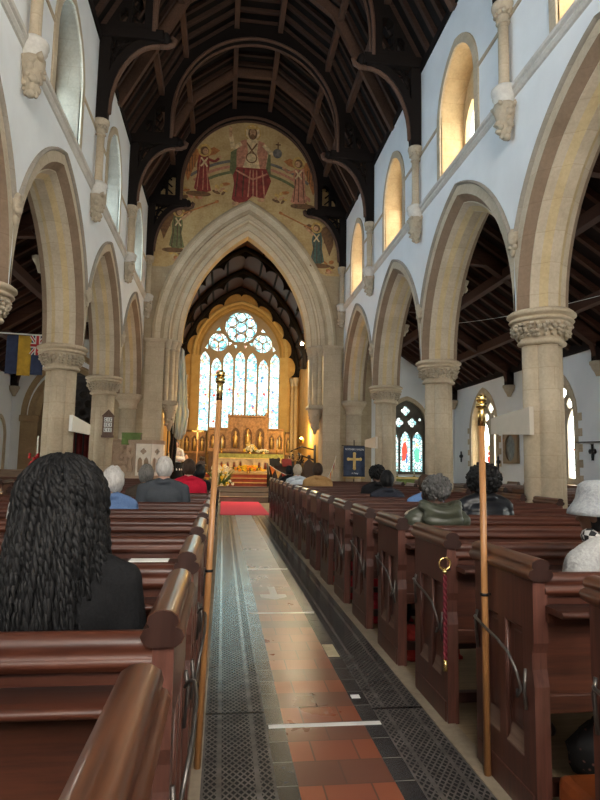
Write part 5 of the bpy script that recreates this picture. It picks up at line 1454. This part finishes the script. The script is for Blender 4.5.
# choir stalls
OAKD = wood('dark_stall_oak', (.02, .010, .006), (.055, .028, .016), .4, 1)
for s in (-1, 1):
    for k, (xx, yy) in enumerate(((1.45, 22.6), (2.60, 22.6))):
        r = thing('choir_stall', 'dark oak choir stall, %s row on the %s of the chancel' % (['front', 'back'][k], side_w[s]), 'choir stall', (s * xx, yy, .34 + .12 * k), 0, 'choir stalls')
        b = MB(); b.box(-.03, .03, 0, 2.6, 0, .85); b.box(-.16, .16, 0, 2.6, .85, .89, 0, .01); b.build('desk', OAKD, r)
        b = MB(); so_ = (.64, .24)[k]; b.box(s * so_ - .2, s * so_ + .2, 0, 2.6, .40, .44, 0, .01); b.build('seat', OAKD, r)
        for yy2 in (0, 2.6):
            b = MB(); b.prism([(-.2, 0), (.2 + s * .3, 0), (.2 + s * .3, .8), (.15, .95), (.0, 1.08), (-.15, .95), (-.2, .8)], 'y', yy2 - .03, yy2 + .03); b.ball((0, yy2, 1.14), (.07, .05, .09), 10, 8); b.build('stall_end', OAKD, r)
        b = MB()
        for q in range(8): b.tube([(-s * .032, .15 + q * .32, .15), (-s * .032, .15 + q * .32, .6), (-s * .032, .27 + q * .32, .72), (-s * .032, .39 + q * .32, .6)], .012, 5)
        b.build('arcading', OAKD, r)
# wrought iron lamps / music stands on the right
def music_stand(loc, lab, red=False):
    r = thing('music_stand', lab, 'music stand', loc, .2, 'music stands in the chancel')
    b = MB(); b.tube([(0, 0, .05), (0, 0, 1.0)], .014, 8); b.build('pole', IRON, r)
    for k in range(3):
        a = k * 2.094; b = MB(); b.tube([(0, 0, .2), (.24 * math.cos(a), .24 * math.sin(a), .0)], .010, 6); b.build('leg', IRON, r)
    b = MB(); b.add([(-.24, -.02, .98), (.24, -.02, .98), (.24, .12, 1.28), (-.24, .12, 1.28), (-.24, .0, .97), (.24, .0, .97), (.24, .14, 1.27), (-.24, .14, 1.27)], [(0, 1, 2, 3), (4, 5, 6, 7), (0, 1, 5, 4), (1, 2, 6, 5), (2, 3, 7, 6), (3, 0, 4, 7)]); b.box(-.24, .24, -.07, 0, .96, .98)
    b.build('desk', plain('dark_red_cover', (.16, .008, .014), .8) if red else IRON, r)
    r.scale = (.75, .75, .92)
music_stand((1.70, 21.9, .34), 'music stand with a red cover on the right of the chancel', True)
music_stand((1.25, 22.1, .34), 'black music stand beside the right handrail')
music_stand((2.05, 22.2, .34), 'black music stand close to the right choir stalls')
# processional lantern pole on the right with a glowing candle lamp
r = thing('standing_candelabrum', 'tall gilt candelabrum standing on the right by the choir stalls', 'candelabrum', (1.98, 21.75, .34))
b = MB(); b.lathe([(.20, 0), (.18, .05), (.06, .1), (.035, .3), (.05, .6), (.03, .7), (.03, 1.1), (.06, 1.15), (.03, 1.2), (.09, 1.45), (.10, 1.5)], seg=14)
for k in range(5):
    a = k * 1.2566; b.tube([(0, 0, 1.15), (.12 * math.cos(a), .12 * math.sin(a), 1.10), (.2 * math.cos(a), .2 * math.sin(a), 1.2), (.2 * math.cos(a), .2 * math.sin(a), 1.36)], .014, 6)
b.build('stem', plain('old_gilt', (.45, .30, .12), .4, .6), r)
# boom arms of black iron, right of the altar
r = thing('iron_bracket', 'black iron bracket arms reaching left above the right choir stalls', 'iron bracket', (2.75, 23.6, 1.6))
b = MB(); b.tube([(.2, 0, .3), (-.3, 0, .42), (-.75, 0, .22)], .03, 6); b.tube([(.2, 0, -.1), (-.4, 0, .1), (-.8, 0, .0)], .035, 6)
for q in range(14): 
    a = q * .55; b.tube([(-.5 + .2 * math.cos(a), 0, -.1 + .22 * math.sin(a)), (-.5 + .3 * math.cos(a + .8), .03, -.1 + .3 * math.sin(a + .8))], .03, 5)
b.tube([(.25, 0, -1.2), (.22, 0, .5)], .05, 8); b.build('scrollwork', IRON, r)
# robed singers of the choir in dark clothes
for k, (x, y, lab) in enumerate(((1.58, 23.4, 'person in black choir robe at the right choir stall, nearest the red music stand'), (1.62, 24.4, 'person in black choir robe at the right choir stall, farther in'),
                                 (-1.62, 23.3, 'person in black choir robe at the left choir stall, nearest the aisle'), (-1.66, 24.4, 'person in black choir robe at the left choir stall, farther in'))):
    s = 1 if x > 0 else -1
    o = person(lab, (x + s * .50, y, .34), s * math.pi / 2, 1.0, SKIN_L, COAT, BLACKC, 'choir_robe', hair_short(1.05, rough=.08, seed=40 + k), HDKGREY if k % 2 else HBROWN)
# processional cross at the left
r = thing('processional_cross', 'gold processional cross on a pole left of the altar', 'cross', (-1.62, 23.0, .34))
b = MB(); b.tube([(0, 0, 0), (0, 0, 1.85)], .018, 8); b.lathe([(.16, 0), (.14, .04), (.04, .08), (.03, .2)], seg=12); b.build('pole', wood('stave_wood', (0, 0, 0), (0, 0, 0)), r)
b = MB(); b.box(-.03, .03, -.015, .015, 1.85, 2.38); b.box(-.19, .19, -.015, .015, 2.13, 2.19)
for p in ((-.19, 2.16), (.19, 2.16), (0, 2.38)): b.ball((p[0], 0, p[1]), .045, 8, 6)
b.build('cross', GOLDM, r)
# draped white standard hanging at the left of the chancel arch
r = thing('draped_flag', 'long white and pale blue flag hanging in folds beside the left chancel jamb', 'flag', (-2.22, 20.6, 0))
b = MB(); n = 26; V = []; F = []
zs = [5.3 - .115 * i for i in range(27)]
for i, z in enumerate(zs):
    q = i / 26; w0 = .18 + .10 * math.sin(q * 2.6) + (.06 if q > .7 else 0); cx = .02 + .16 * q - (.10 * max(0, q - .75) * 4)
    for k in range(n):
        u = k / (n - 1) - .5
        V.append((cx + u * w0 * 1.5, .07 * math.sin(u * 19 + q * 3) * (.5 + q) , z - .35 * max(0, u) * (1 - q) - .25 * q * math.cos(u * 3)))
for i in range(len(zs) - 1):
    for k in range(n - 1): F.append((i * n + k, i * n + k + 1, (i + 1) * n + k + 1, (i + 1) * n + k))
b.add(V, F, 0, True)
def flagmat():
    mm, nt, bs = nt_new('white_blue_flag_cloth'); v = coords(nt); sp = N(nt, 'ShaderNodeSeparateXYZ'); L(nt, v, sp.inputs[0])
    c = ramp(nt, noisen(nt, coords(nt, 'Object', (3, 3, .8)), 2.5, 3), [(.44, (.78, .77, .72)), (.66, (.50, .62, .66))]); L(nt, c, bs.inputs['Base Color']); bs.inputs['Roughness'].default_value = .8
    tl = N(nt, 'ShaderNodeBsdfTranslucent'); L(nt, c, tl.inputs['Color']); mx = N(nt, 'ShaderNodeMixShader'); mx.inputs[0].default_value = .3
    L(nt, bs.outputs[0], mx.inputs[1]); L(nt, tl.outputs[0], mx.inputs[2]); L(nt, mx.outputs[0], nt.nodes['Material Output'].inputs['Surface']); return mm
o = b.build('flag_cloth', flagmat(), r); so = o.modifiers.new('thick', 'SOLIDIFY'); so.thickness = .006
b = MB(); b.tube([(.05, .0, 5.45), (-.10, -.05, 1.9), (-.18, -.05, .36)], .018, 8); b.build('flag_pole', OAKD, r)
b = MB(); b.ball((.05, 0, 5.5), (.03, .03, .07), 8, 6); b.build('finial', GOLDM, r)
# added black sheet filling the dark gap below the flag
r = thing('dark_gap_sheet', 'black sheet filling the dark gap below the white flag at the left jamb', 'drape', (-2.30, 20.95, .0))
b = MB(); V = []; F = []
for i in range(16):
    z = 2.62 - i * .11
    for k in range(10):
        u = k / 9 - .5; V.append((u * (.22 + .03 * math.sin(i)) - .05 + (.25 * (1 - i / 3) * max(0, u + .2) if i < 3 else 0), .03 * math.sin(u * 16), z))
for i in range(15):
    for k in range(9): F.append((i * 10 + k, i * 10 + k + 1, (i + 1) * 10 + k + 1, (i + 1) * 10 + k))
b.add(V, F, 0, True); o = b.build('cloth', BLACKC, r); o.modifiers.new('thick', 'SOLIDIFY').thickness = .01
b = MB(); b.tube([(-.24, 0, 2.64), (.30, 0, 2.66)], .02, 8); b.tube([(-.24, 0, .34), (-.24, 0, 2.66)], .02, 8); b.build('stand', IRON, r)
# lamps in the chancel
def spot(loc, lab, energy, rot):
    r = thing('spotlight', lab, 'lamp', loc, 0, 'chancel spotlights')
    b = MB(); b.tube([(.35, 0, .06), (.0, 0, .06)], .03, 8); b.lathe([(.05, -.02), (.085, .0), (.085, .16), (.04, .2)], (0, 0), 14); b.build('lamp_housing', plain('white_lamp_metal', (.5, .48, .42), .5), r)
    b = MB(); b.ball((0, -.06, .02), (.065, .05, .065), 12, 8); b.build('bulb', glow('warm_bulb', (1.0, .86, .62), 30.0), r)
    l = lamp('spotlight_lamp', 'SPOT', (loc[0] - .06, loc[1] + .06, loc[2] - .06), energy, (1.0, .80, .48), .06, rot); l.data.spot_size = 2.4; l.data.spot_blend = .8
spot((2.45, 24.2, 6.25), 'lit spotlight on the right under the chancel roof, farther and lower of two', 190, (math.radians(62), 0, math.radians(20)))
spot((2.40, 22.2, 6.30), 'lit spotlight on the right under the chancel roof, nearer and higher of two', 560, (math.radians(-22), 0, math.radians(-25)))
def wall_lamp(loc, lab, e):
    r = thing('wall_lamp', lab, 'lamp', loc, 0, 'warm wall lamps by the chancel arch')
    b = MB(); b.lathe([(.03, -.16), (.09, -.10), (.12, 0), (.13, .05)], seg=14); b.build('shade', BRASS, r)
    b = MB(); b.ball((0, 0, .06), .06, 10, 8); b.build('bulb', glow('yellow_bulb', (1.0, .72, .22), 14.0), r)
    lamp('wall_lamp_light', 'POINT', (loc[0], loc[1], loc[2] + .22), e, (1.0, .66, .20), .08)
wall_lamp((2.66, 25.4, 2.35), 'glowing yellow uplighter on the right chancel wall above the stalls', 60)
wall_lamp((-2.72, 21.5, 2.75), 'glowing yellow uplighter on the left chancel wall below the carved corbel', 50)

# ================================================================ pulpit, boards, banners
PSTONE = plain('pulpit_white_stone', (.80, .73, .64), .6, var=.1); PCARVE = stone('pulpit_carved_stone', (.30, .20, .14), (.50, .38, .28), joint=False)
r = thing('pulpit', 'carved stone pulpit with pointed arches in front of the left chancel pier', 'pulpit', (-2.96, 18.6, 0)); r.scale = (.90, .90, .93)
b = MB(); oc = [(.62 * math.cos(math.pi / 8 + i * math.pi / 4), .62 * math.sin(math.pi / 8 + i * math.pi / 4)) for i in range(8)]
b.prism([(x * .8, y * .8) for x, y in oc], 'z', 0, .85); b.prism([(x * 1.05, y * 1.05) for x, y in oc], 'z', .85, .98); b.prism([(x * .90, y * .90) for x, y in oc], 'z', .98, 1.98); b.prism([(x * 1.1, y * 1.1) for x, y in oc], 'z', 1.98, 2.10); b.build('pulpit_body', PCARVE, r)
for i in range(8):
    a = i * math.pi / 4 - math.pi / 2 - 0
    wd = .62 * math.sin(math.pi / 8) * .98; ap = .62 * math.cos(math.pi / 8)
    b = MB(); ca_, sa_ = math.cos(a), math.sin(a)
    b.plate([(-wd, .98), (wd, .98), (wd, 1.98), (-wd, 1.98)], [arch(-.10, 1.42, .075, .14, 5, bottom=1.08), arch(.10, 1.42, .075, .14, 5, bottom=1.08), foil(0, 1.74, .10, 4, 16)], ap - .02, ap + .03,
            lambda u, v, d: (d * ca_ - u * sa_, d * sa_ + u * ca_, v))
    b.build('arcade_panel', PSTONE if i in (0, 1, 2) else PCARVE, r)
r = thing('parapet', 'low carved stone screen left of the pulpit, below the green cloth', 'screen', (-3.72, 18.4, 0)); r.scale = (1, 1, .9)
b = MB(); b.box(-.46, .46, 0, .2, 0, 2.10); b.box(-.50, .50, -.05, .25, 2.10, 2.20, 0, .02); b.build('screen_body', PCARVE, r)
b = MB(); b.plate([(-.46, 1.1), (.46, 1.1), (.46, 2.08), (-.46, 2.08)], [foil(-.2, 1.62, .17, 4, 24), foil(.2, 1.62, .17, 4, 24), circle(0, 1.9, .06, 10), circle(0, 1.3, .08, 10)], -.05, 0, lambda u, v, d: (u, d, v))
rn = random.Random(4)
for q in range(26): b.ball((rn.uniform(-.4, .4), -.05, rn.uniform(1.15, 2.0)), rn.uniform(.03, .07), 7, 5, 0, .6, 5, q)
b.build('carved_front', PCARVE, r)
r = thing('pulpit_fall', 'green cloth fall hanging over the front of the carved stone screen', 'cloth', (-3.36, 18.30, -.25))
b = MB(); V = []; F = []
for i in range(8):
    for k in range(12):
        u = k / 11 - .5; V.append((u * .54, -.02 - .02 * math.sin(u * 14) * (i / 7), 2.40 - .34 * i / 7))
for i in range(7):
    for k in range(11): F.append((i * 12 + k, i * 12 + k + 1, (i + 1) * 12 + k + 1, (i + 1) * 12 + k))
b.add(V, F, 0, True); b.box(-.28, .28, -.03, .30, 2.39, 2.42); o = b.build('cloth', plain('green_cloth', (.13, .20, .06), .85), r); o.modifiers.new('thick', 'SOLIDIFY').thickness = .012
b = MB(); b.box(-.27, .27, .02, .3, 2.20, 2.38); b.build('book_rest', OAKD, r)
# hymn board
r = thing('hymn_board', 'small gabled wooden hymn board with white number cards on the left column', 'hymn board', (-3.55, 15.66, 1.95)); r.scale = (.78, 1, .82)
HW = wood('hymn_board_wood', (.10, .05, .03), (.20, .11, .07), .5, 2)
b = MB(); b.prism([(-.17, 0), (.17, 0), (.17, .64), (.0, .80), (-.17, .64)], 'y', -.03, .02); b.box(-.20, .20, -.05, .03, -.05, .02); b.build('board', HW, r)
b = MB(); b.tube([(-.19, -.03, .60), (0, -.03, .80), (.19, -.03, .60)], .025, 6); b.box(-.17, -.135, -.05, 0, 0, .62); b.box(.135, .17, -.05, 0, 0, .62); b.build('frame', HW, r)
for k in range(3):
    b = MB(); z = .44 - .16 * k
    for q in range(3): b.box(-.125 + q * .085, -.048 + q * .085, -.038, -.03, z, z + .13)
    c = b.build('number_card', PAPER, r)
    b = MB()
    for q in range(3):
        x = -.087 + q * .085
        if (k + q) % 2: b.box(x - .01, x + .01, -.0395, -.038, z + .02, z + .11)
        else: b.box(x - .022, x + .022, -.0395, -.038, z + .085, z + .105); b.box(x - .022, x - .006, -.0395, -.038, z + .02, z + .10); b.box(x - .022, x + .022, -.0395, -.038, z + .02, z + .04)
    b.build('numerals', BLACKC, c)
# cream panels on the columns
def cream(side, y0, y1, zb0, zt0, zb1, zt1, lab):
    x = side * 3.46
    b = MB(); b.prism([(y0, zb0), (y1, zb1), (y1, zt1), (y0, zt0)], 'x', x - .03, x + .03)
    o = thing('wall_panel', lab, 'panel', (0, 0, 0), 0, 'cream panels on the columns')
    b.build('panel_face', CREAMP if side > 0 else WHITEP, o)
    b = MB(); b.box(min(x, side * 3.60), max(x, side * 3.60), y0 + .24, y0 + .32, zb0 + .12, zb0 + .20); b.build('bracket', CREAMP, o)
cream(1, 7.55, 8.72, 1.77, 2.15, 1.83, 2.07, 'cream tapered panel fixed across the large nearest column on the right')
cream(1, 15.75, 17.0, 1.78, 2.10, 1.86, 2.06, 'cream tapered panel on the third column on the right, by the banner')
cream(-1, 11.55, 13.1, 1.86, 2.16, 1.86, 2.07, 'white tapered panel reaching between the two columns on the left')
# blue banner
r = thing('banner', 'dark blue banner with a gold cross and white lettering against the right pier', 'banner', (3.66, 19.45, 0))
b = MB(); V = []; F = []
for i in range(14):
    for k in range(18):
        u = k / 17 - .5; V.append((u * .72, -.012 * math.sin(u * 15) * (i / 13) - .008 * math.sin(u * 31) * i / 13, 1.95 - 1.0 * i / 13))
for i in range(13):
    for k in range(17): F.append((i * 18 + k, i * 18 + k + 1, (i + 1) * 18 + k + 1, (i + 1) * 18 + k))
b.add(V, F, 0, True); o = b.build('banner_cloth', plain('navy_velvet', (.035, .050, .095), .85, var=.35), r); o.modifiers.new('thick', 'SOLIDIFY').thickness = .008
b = MB(); b.box(-.045, .045, -.045, -.035, 1.22, 1.70); b.box(-.20, .20, -.045, -.035, 1.48, 1.56)
for p in ((-.20, 1.52), (.20, 1.52), (0, 1.70), (0, 1.22)): b.ball((p[0], -.04, p[1]), (.055, .01, .055), 8, 6)
b.build('gold_cross', plain('gold_thread', (.72, .50, .18), .5), r)
def text(name, s, size, loc, m, parent, rz=0.0, sx=1.0):
    cu = bpy.data.curves.new(name, 'FONT'); cu.body = s; cu.size = size; cu.align_x = 'CENTER'; cu.align_y = 'CENTER'; cu.extrude = .002; cu.resolution_u = 3; cu.materials.append(m)
    o = bpy.data.objects.new(name, cu); S.collection.objects.link(o)
    dg = bpy.context.evaluated_depsgraph_get(); dg.update(); me = bpy.data.meshes.new_from_object(o.evaluated_get(dg), depsgraph=dg); bpy.data.objects.remove(o)
    o = bpy.data.objects.new(name, me); S.collection.objects.link(o); o.parent = parent; o.location = loc; o.rotation_euler = (math.pi / 2, 0, rz); o.scale = (sx, 1, 1); return o
text('lettering', 'MOTHERS UNION', .085, (0, -.045, 1.84), plain('white_thread', (.72, .74, .78), .7), r, 0, .9)
text('lettering', 'St Mary', .07, (.02, -.045, 1.06), MATS['white_thread'], r)
b = MB()
for k in range(26): b.tube([(-.35 + k * .028, -.0, .95), (-.35 + k * .028, -.0, .88)], .007, 4)
b.build('fringe', plain('gold_fringe', (.62, .42, .12), .6), r)
b = MB(); b.tube([(-.42, 0, 1.96), (.42, 0, 1.96)], .015, 8); b.tube([(0, .03, 0), (0, .03, 2.15)], .018, 8); b.lathe([(.18, 0), (.16, .04), (.04, .08)], (0, .03), 12); b.build('banner_pole', OAKD, r)
# bunting
def bunting(lab, pts, n, seed):
    r = thing('bunting', lab, 'bunting', (0, 0, 0), 0, 'orange and yellow bunting')
    a, m_, c = [Vector(p) for p in pts]
    cur = [a * (1 - t) ** 2 + m_ * 2 * t * (1 - t) + c * t * t for t in [i / (n * 3) for i in range(n * 3 + 1)]]
    b = MB(); b.tube(cur, .008, 5); b.build('string', PAPER, r)
    cols = [plain('bunting_orange', (.75, .22, .04), .8), plain('bunting_yellow', (.80, .60, .22), .8), plain('bunting_red', (.50, .05, .03), .8), plain('bunting_cream', (.78, .66, .45), .8)]
    for i in range(n):
        p, q = cur[i * 3], cur[i * 3 + 3]; e = (p + q) / 2 - Vector((0, 0, .26))
        b = MB(); b.add([p, q, e, p + Vector((0, .006, 0)), q + Vector((0, .006, 0)), e + Vector((0, .006, 0))], [(0, 1, 2), (3, 4, 5), (0, 1, 4, 3), (1, 2, 5, 4), (2, 0, 3, 5)])
        b.build('pennant', cols[(i + seed) % 4], r)
bunting('string of orange and yellow pennants sagging from the right handrail to the front pew', [(.98, 20.86, 1.27), (1.42, 17.8, .80), (1.75, 15.19, .93)], 7, 0)
bunting('string of orange and cream pennants rising from the front pew to the right chancel pier', [(1.95, 15.19, .93), (2.5, 17.4, .98), (3.15, 19.97, 1.62)], 7, 1)
# striped flag in the left aisle
r = thing('striped_flag', 'blue and yellow striped flag with a red and white crossed corner, in the left aisle', 'flag', (-4.76, 12.7, 0))
FB = plain('flag_blue', (.030, .042, .095), .85); FY = plain('flag_yellow', (.50, .30, .03), .85); FR = plain('flag_red', (.45, .03, .035), .85); FW = plain('flag_white', (.70, .66, .62), .85)
def stripe(nm, x0, x1, z0, z1, m, y=0.0):
    b = MB(); n = 8; V = []; F = []
    for i in range(8):
        for k in range(n):
            x = x0 + (x1 - x0) * k / (n - 1); V.append((x, y + .012 * math.sin(x * 12) * (1 + i / 7), z0 + (z1 - z0) * i / 7))
    for i in range(7):
        for k in range(n - 1): F.append((i * n + k, i * n + k + 1, (i + 1) * n + k + 1, (i + 1) * n + k))
    b.add(V, F, 0, True); o = b.build(nm, m, r); o.modifiers.new('thick', 'SOLIDIFY').thickness = .006; return o
stripe('blue_stripe', -.34, -.10, 3.05, 3.85, FB); stripe('yellow_stripe', -.10, .15, 3.02, 3.85, FY); stripe('blue_stripe', .15, .40, 3.04, 3.85, FB)
u = stripe('flag_canton', .15, .42, 3.44, 3.85, FB, -.014)
b = MB(); cx, cz = .285, 3.645
def bar(x0, z0, x1, z1, w, m, d):
    dx, dz = x1 - x0, z1 - z0; l = math.hypot(dx, dz); nx, nz = -dz / l * w / 2, dx / l * w / 2
    b.prism([(x0 + nx, z0 + nz), (x1 + nx, z1 + nz), (x1 - nx, z1 - nz), (x0 - nx, z0 - nz)], 'y', -.052 - d, -.046, m)
for sx in (-1, 1): bar(cx - .13, cz - sx * .19, cx + .13, cz + sx * .19, .06, 1, 0); bar(cx - .13, cz - sx * .19, cx + .13, cz + sx * .19, .025, 0, .001)
bar(cx - .135, cz, cx + .135, cz, .10, 1, .002); bar(cx, cz - .2, cx, cz + .2, .10, 1, .002); bar(cx - .135, cz, cx + .135, cz, .055, 0, .003); bar(cx, cz - .2, cx, cz + .2, .055, 0, .003)
b.build('crossed_stripes', [FR, FW], u)
b = MB(); b.tube([(-.9, 0, 3.90), (.7, 0, 3.86)], .016, 8); b.build('flag_rail', WHITEP, r)
# framed oval picture and hanging crosses in the right aisle
r = thing('framed_picture', 'oval picture in a square wooden frame on the right aisle wall', 'picture', (7.46, 16.1, 0))
b = MB(); b.plate([(-.42, 1.45), (.42, 1.45), (.42, 2.32), (-.42, 2.32)], [[(.30 * math.cos(a), 1.885 + .37 * math.sin(a)) for a in [i * math.pi / 12 for i in range(24)]]], -.05, .03, lambda u, v, d: (d, u, v)); b.build('frame', wood('picture_frame_wood', (.20, .12, .06), (.36, .24, .13), .5, 2), r)
b = MB(); b.prism([(.31 * math.cos(a), 1.885 + .38 * math.sin(a)) for a in [i * math.pi / 12 for i in range(24)]], 'x', -.01, .02); b.build('picture', plain('dim_picture', (.13, .13, .12), .4, var=.7, scale=5), r)
def wall_cross(loc, lab, flip=1):
    r = thing('wall_cross', lab, 'cross', loc, 0, 'small dark crosses on the aisle wall')
    b = MB(); b.box(-.015, .015, -.025, .025, -.20, .16)
    for p in ((0, .0), (-.09, .02), (.09, .02), (0, -.09)): b.ball((0, p[0], p[1] - .02), (.02, .055, .055), 8, 6)
    b.build('cross', IRON, r)
wall_cross((7.47, 12.35, 1.72), 'dark trefoil cross on the right aisle wall, right of the second window'); wall_cross((7.47, 19.75, 1.70), 'dark trefoil cross on the right aisle wall near the far corner')
wall_cross((7.47, 16.95, 1.5), 'dark trefoil cross on the right aisle wall, left of the oval picture')
b = MB(); b.tube([(7.44, 12.9, 1.94), (7.44, 10.0, 1.88)], .015, 6); tag(b.build('wall_rail', IRON), 'thin dark rail along the right aisle wall above the trefoil cross', 'rail')
r = thing('side_altar', 'side altar with a green and gold frontal below the right aisle end window', 'altar', (5.75, 19.6, 0))
b = MB(); b.box(-.75, .75, 0, .6, 0, .92); b.build('altar_body', OAKD, r); b = MB(); b.box(-.80, .80, -.03, .65, .92, .96); b.box(-.78, .78, -.03, -.02, .55, .92); b.build('frontal', plain('green_frontal', (.16, .20, .05), .8), r)
b = MB(); b.box(-.79, .79, -.04, -.03, .66, .70); b.box(-.80, .80, -.045, -.03, .90, .96); b.build('gold_band', plain('gold_thread', (0, 0, 0)), r)
for k, x in enumerate((5.25, 5.85)):
    q = thing('candle', 'thin white candle on the side altar, %s of two' % ['left', 'right'][k], 'candle', (x, 19.9, .96), 0, 'side altar candles')
    b = MB(); b.lathe([(.05, 0), (.05, .02), (.015, .04), (.02, .1)], seg=10); b.build('candlestick', BRASS, q); b = MB(); b.tube([(0, 0, .1), (0, 0, .42)], .014, 8); b.build('candle_stick', PW, q)
b = MB(); hs = []
for i in range(-3, 4):
    for j in range(5): hs.append(circle(-5.6 + i * .36 + (.18 if j % 2 else 0), 2.75 + j * .32, .145, 6))
r = thing('chapel_screen', 'dark screen with hexagon tracery over red curtains beyond the left aisle arch', 'screen', (0, 22.6, 0))
b.plate([(-7.2, 2.5), (-4.0, 2.5), (-4.0, 4.4), (-7.2, 4.4)], hs, 0, .06, lambda u, v, d: (u, d, v)); b.build('tracery', plain('screen_oak', (.035, .030, .028), .6), r)
b = MB()
for i in range(12): b.tube([(-7.0 + i * .26, .03, 0), (-7.0 + i * .26, .03, 2.5)], .03, 6)
b.box(-7.2, -4, -.02, .08, 2.4, 2.52); b.build('screen_posts', MATS['screen_oak'], r)
b = MB(); V = []; F = []
for i in range(4):
    for k in range(80): V.append((-7.2 + 3.2 * k / 79, .25 + .05 * math.sin(k * 1.1), .1 + 2.3 * i / 3))
for i in range(3):
    for k in range(79): F.append((i * 80 + k, i * 80 + k + 1, (i + 1) * 80 + k + 1, (i + 1) * 80 + k))
b.add(V, F, 0, True); b.build('curtain', plain('dull_red_curtain', (.20, .030, .030), .9), r)
# poppy wreath stand by the arch
r = thing('poppy_stand', 'black stand with red poppies and a white candle by the left aisle arch', 'wreath', (-6.35, 19.3, 0))
b = MB(); b.lathe([(.16, 0), (.14, .05), (.03, .1), (.03, .9), (.14, .98), (.12, 1.05)], seg=12); b.ball((0, 0, 1.16), (.17, .1, .12), 10, 8, 0, .4); b.build('stand', IRON, r)
rn = random.Random(9)
for q in range(22):
    b = MB(); b.ball((rn.uniform(-.17, .17), -.06 - rn.random() * .05, 1.28 + rn.uniform(-.16, .24)), .045, 7, 5); b.build('poppy', plain('poppy_red', (.50, .015, .02), .7), r)
b = MB(); b.tube([(.06, 0, 1.3), (.06, 0, 2.05)], .025, 8); b.build('candle', PW, r)
# shrine niche on the left aisle wall
b = MB(); b.plate(arch(19.4, 2.0, .42, .6, 8, bottom=.6, off=.1), [arch(19.4, 2.0, .42, .6, 8, bottom=.7)], -.06, .04, mAL); b.plate(arch(19.4, 2.0, .42, .6, 8, bottom=.65, off=.02), [], .03, .05, mAL, 1)
tag(b.build('wall_niche', [STONE, plain('brown_niche', (.10, .06, .04), .8)]), 'small pointed niche in the left aisle wall, by the arch', 'niche')
r = thing('notice_table', 'pale wooden desk front standing in the left aisle beyond the pews', 'desk', (-5.4, 16.9, 0))
b = MB(); b.box(-1.2, .9, 0, .05, 0, 1.0); b.build('front', wood('pale_oak', (.26, .17, .12), (.40, .28, .20), .5, 0), r); b = MB(); b.box(-1.25, .95, -.08, .2, 1.0, 1.05, 0, .01); b.build('top', wood('pale_oak', (0, 0, 0), (0, 0, 0)), r)
# cables slung across the aisles
for s, p, lab in ((1, [(3.9, 12.1, 4.35), (5.6, 10.6, 4.25), (7.4, 8.0, 4.75)], 'thin white cable slung across the right aisle'),):
    a, m_, c = [Vector(q) for q in p]; b = MB(); b.tube([a * (1 - t) ** 2 + m_ * 2 * t * (1 - t) + c * t * t for t in [i / 16 for i in range(17)]], .004, 5); tag(b.build('cable', WHITEP), lab, 'cable')
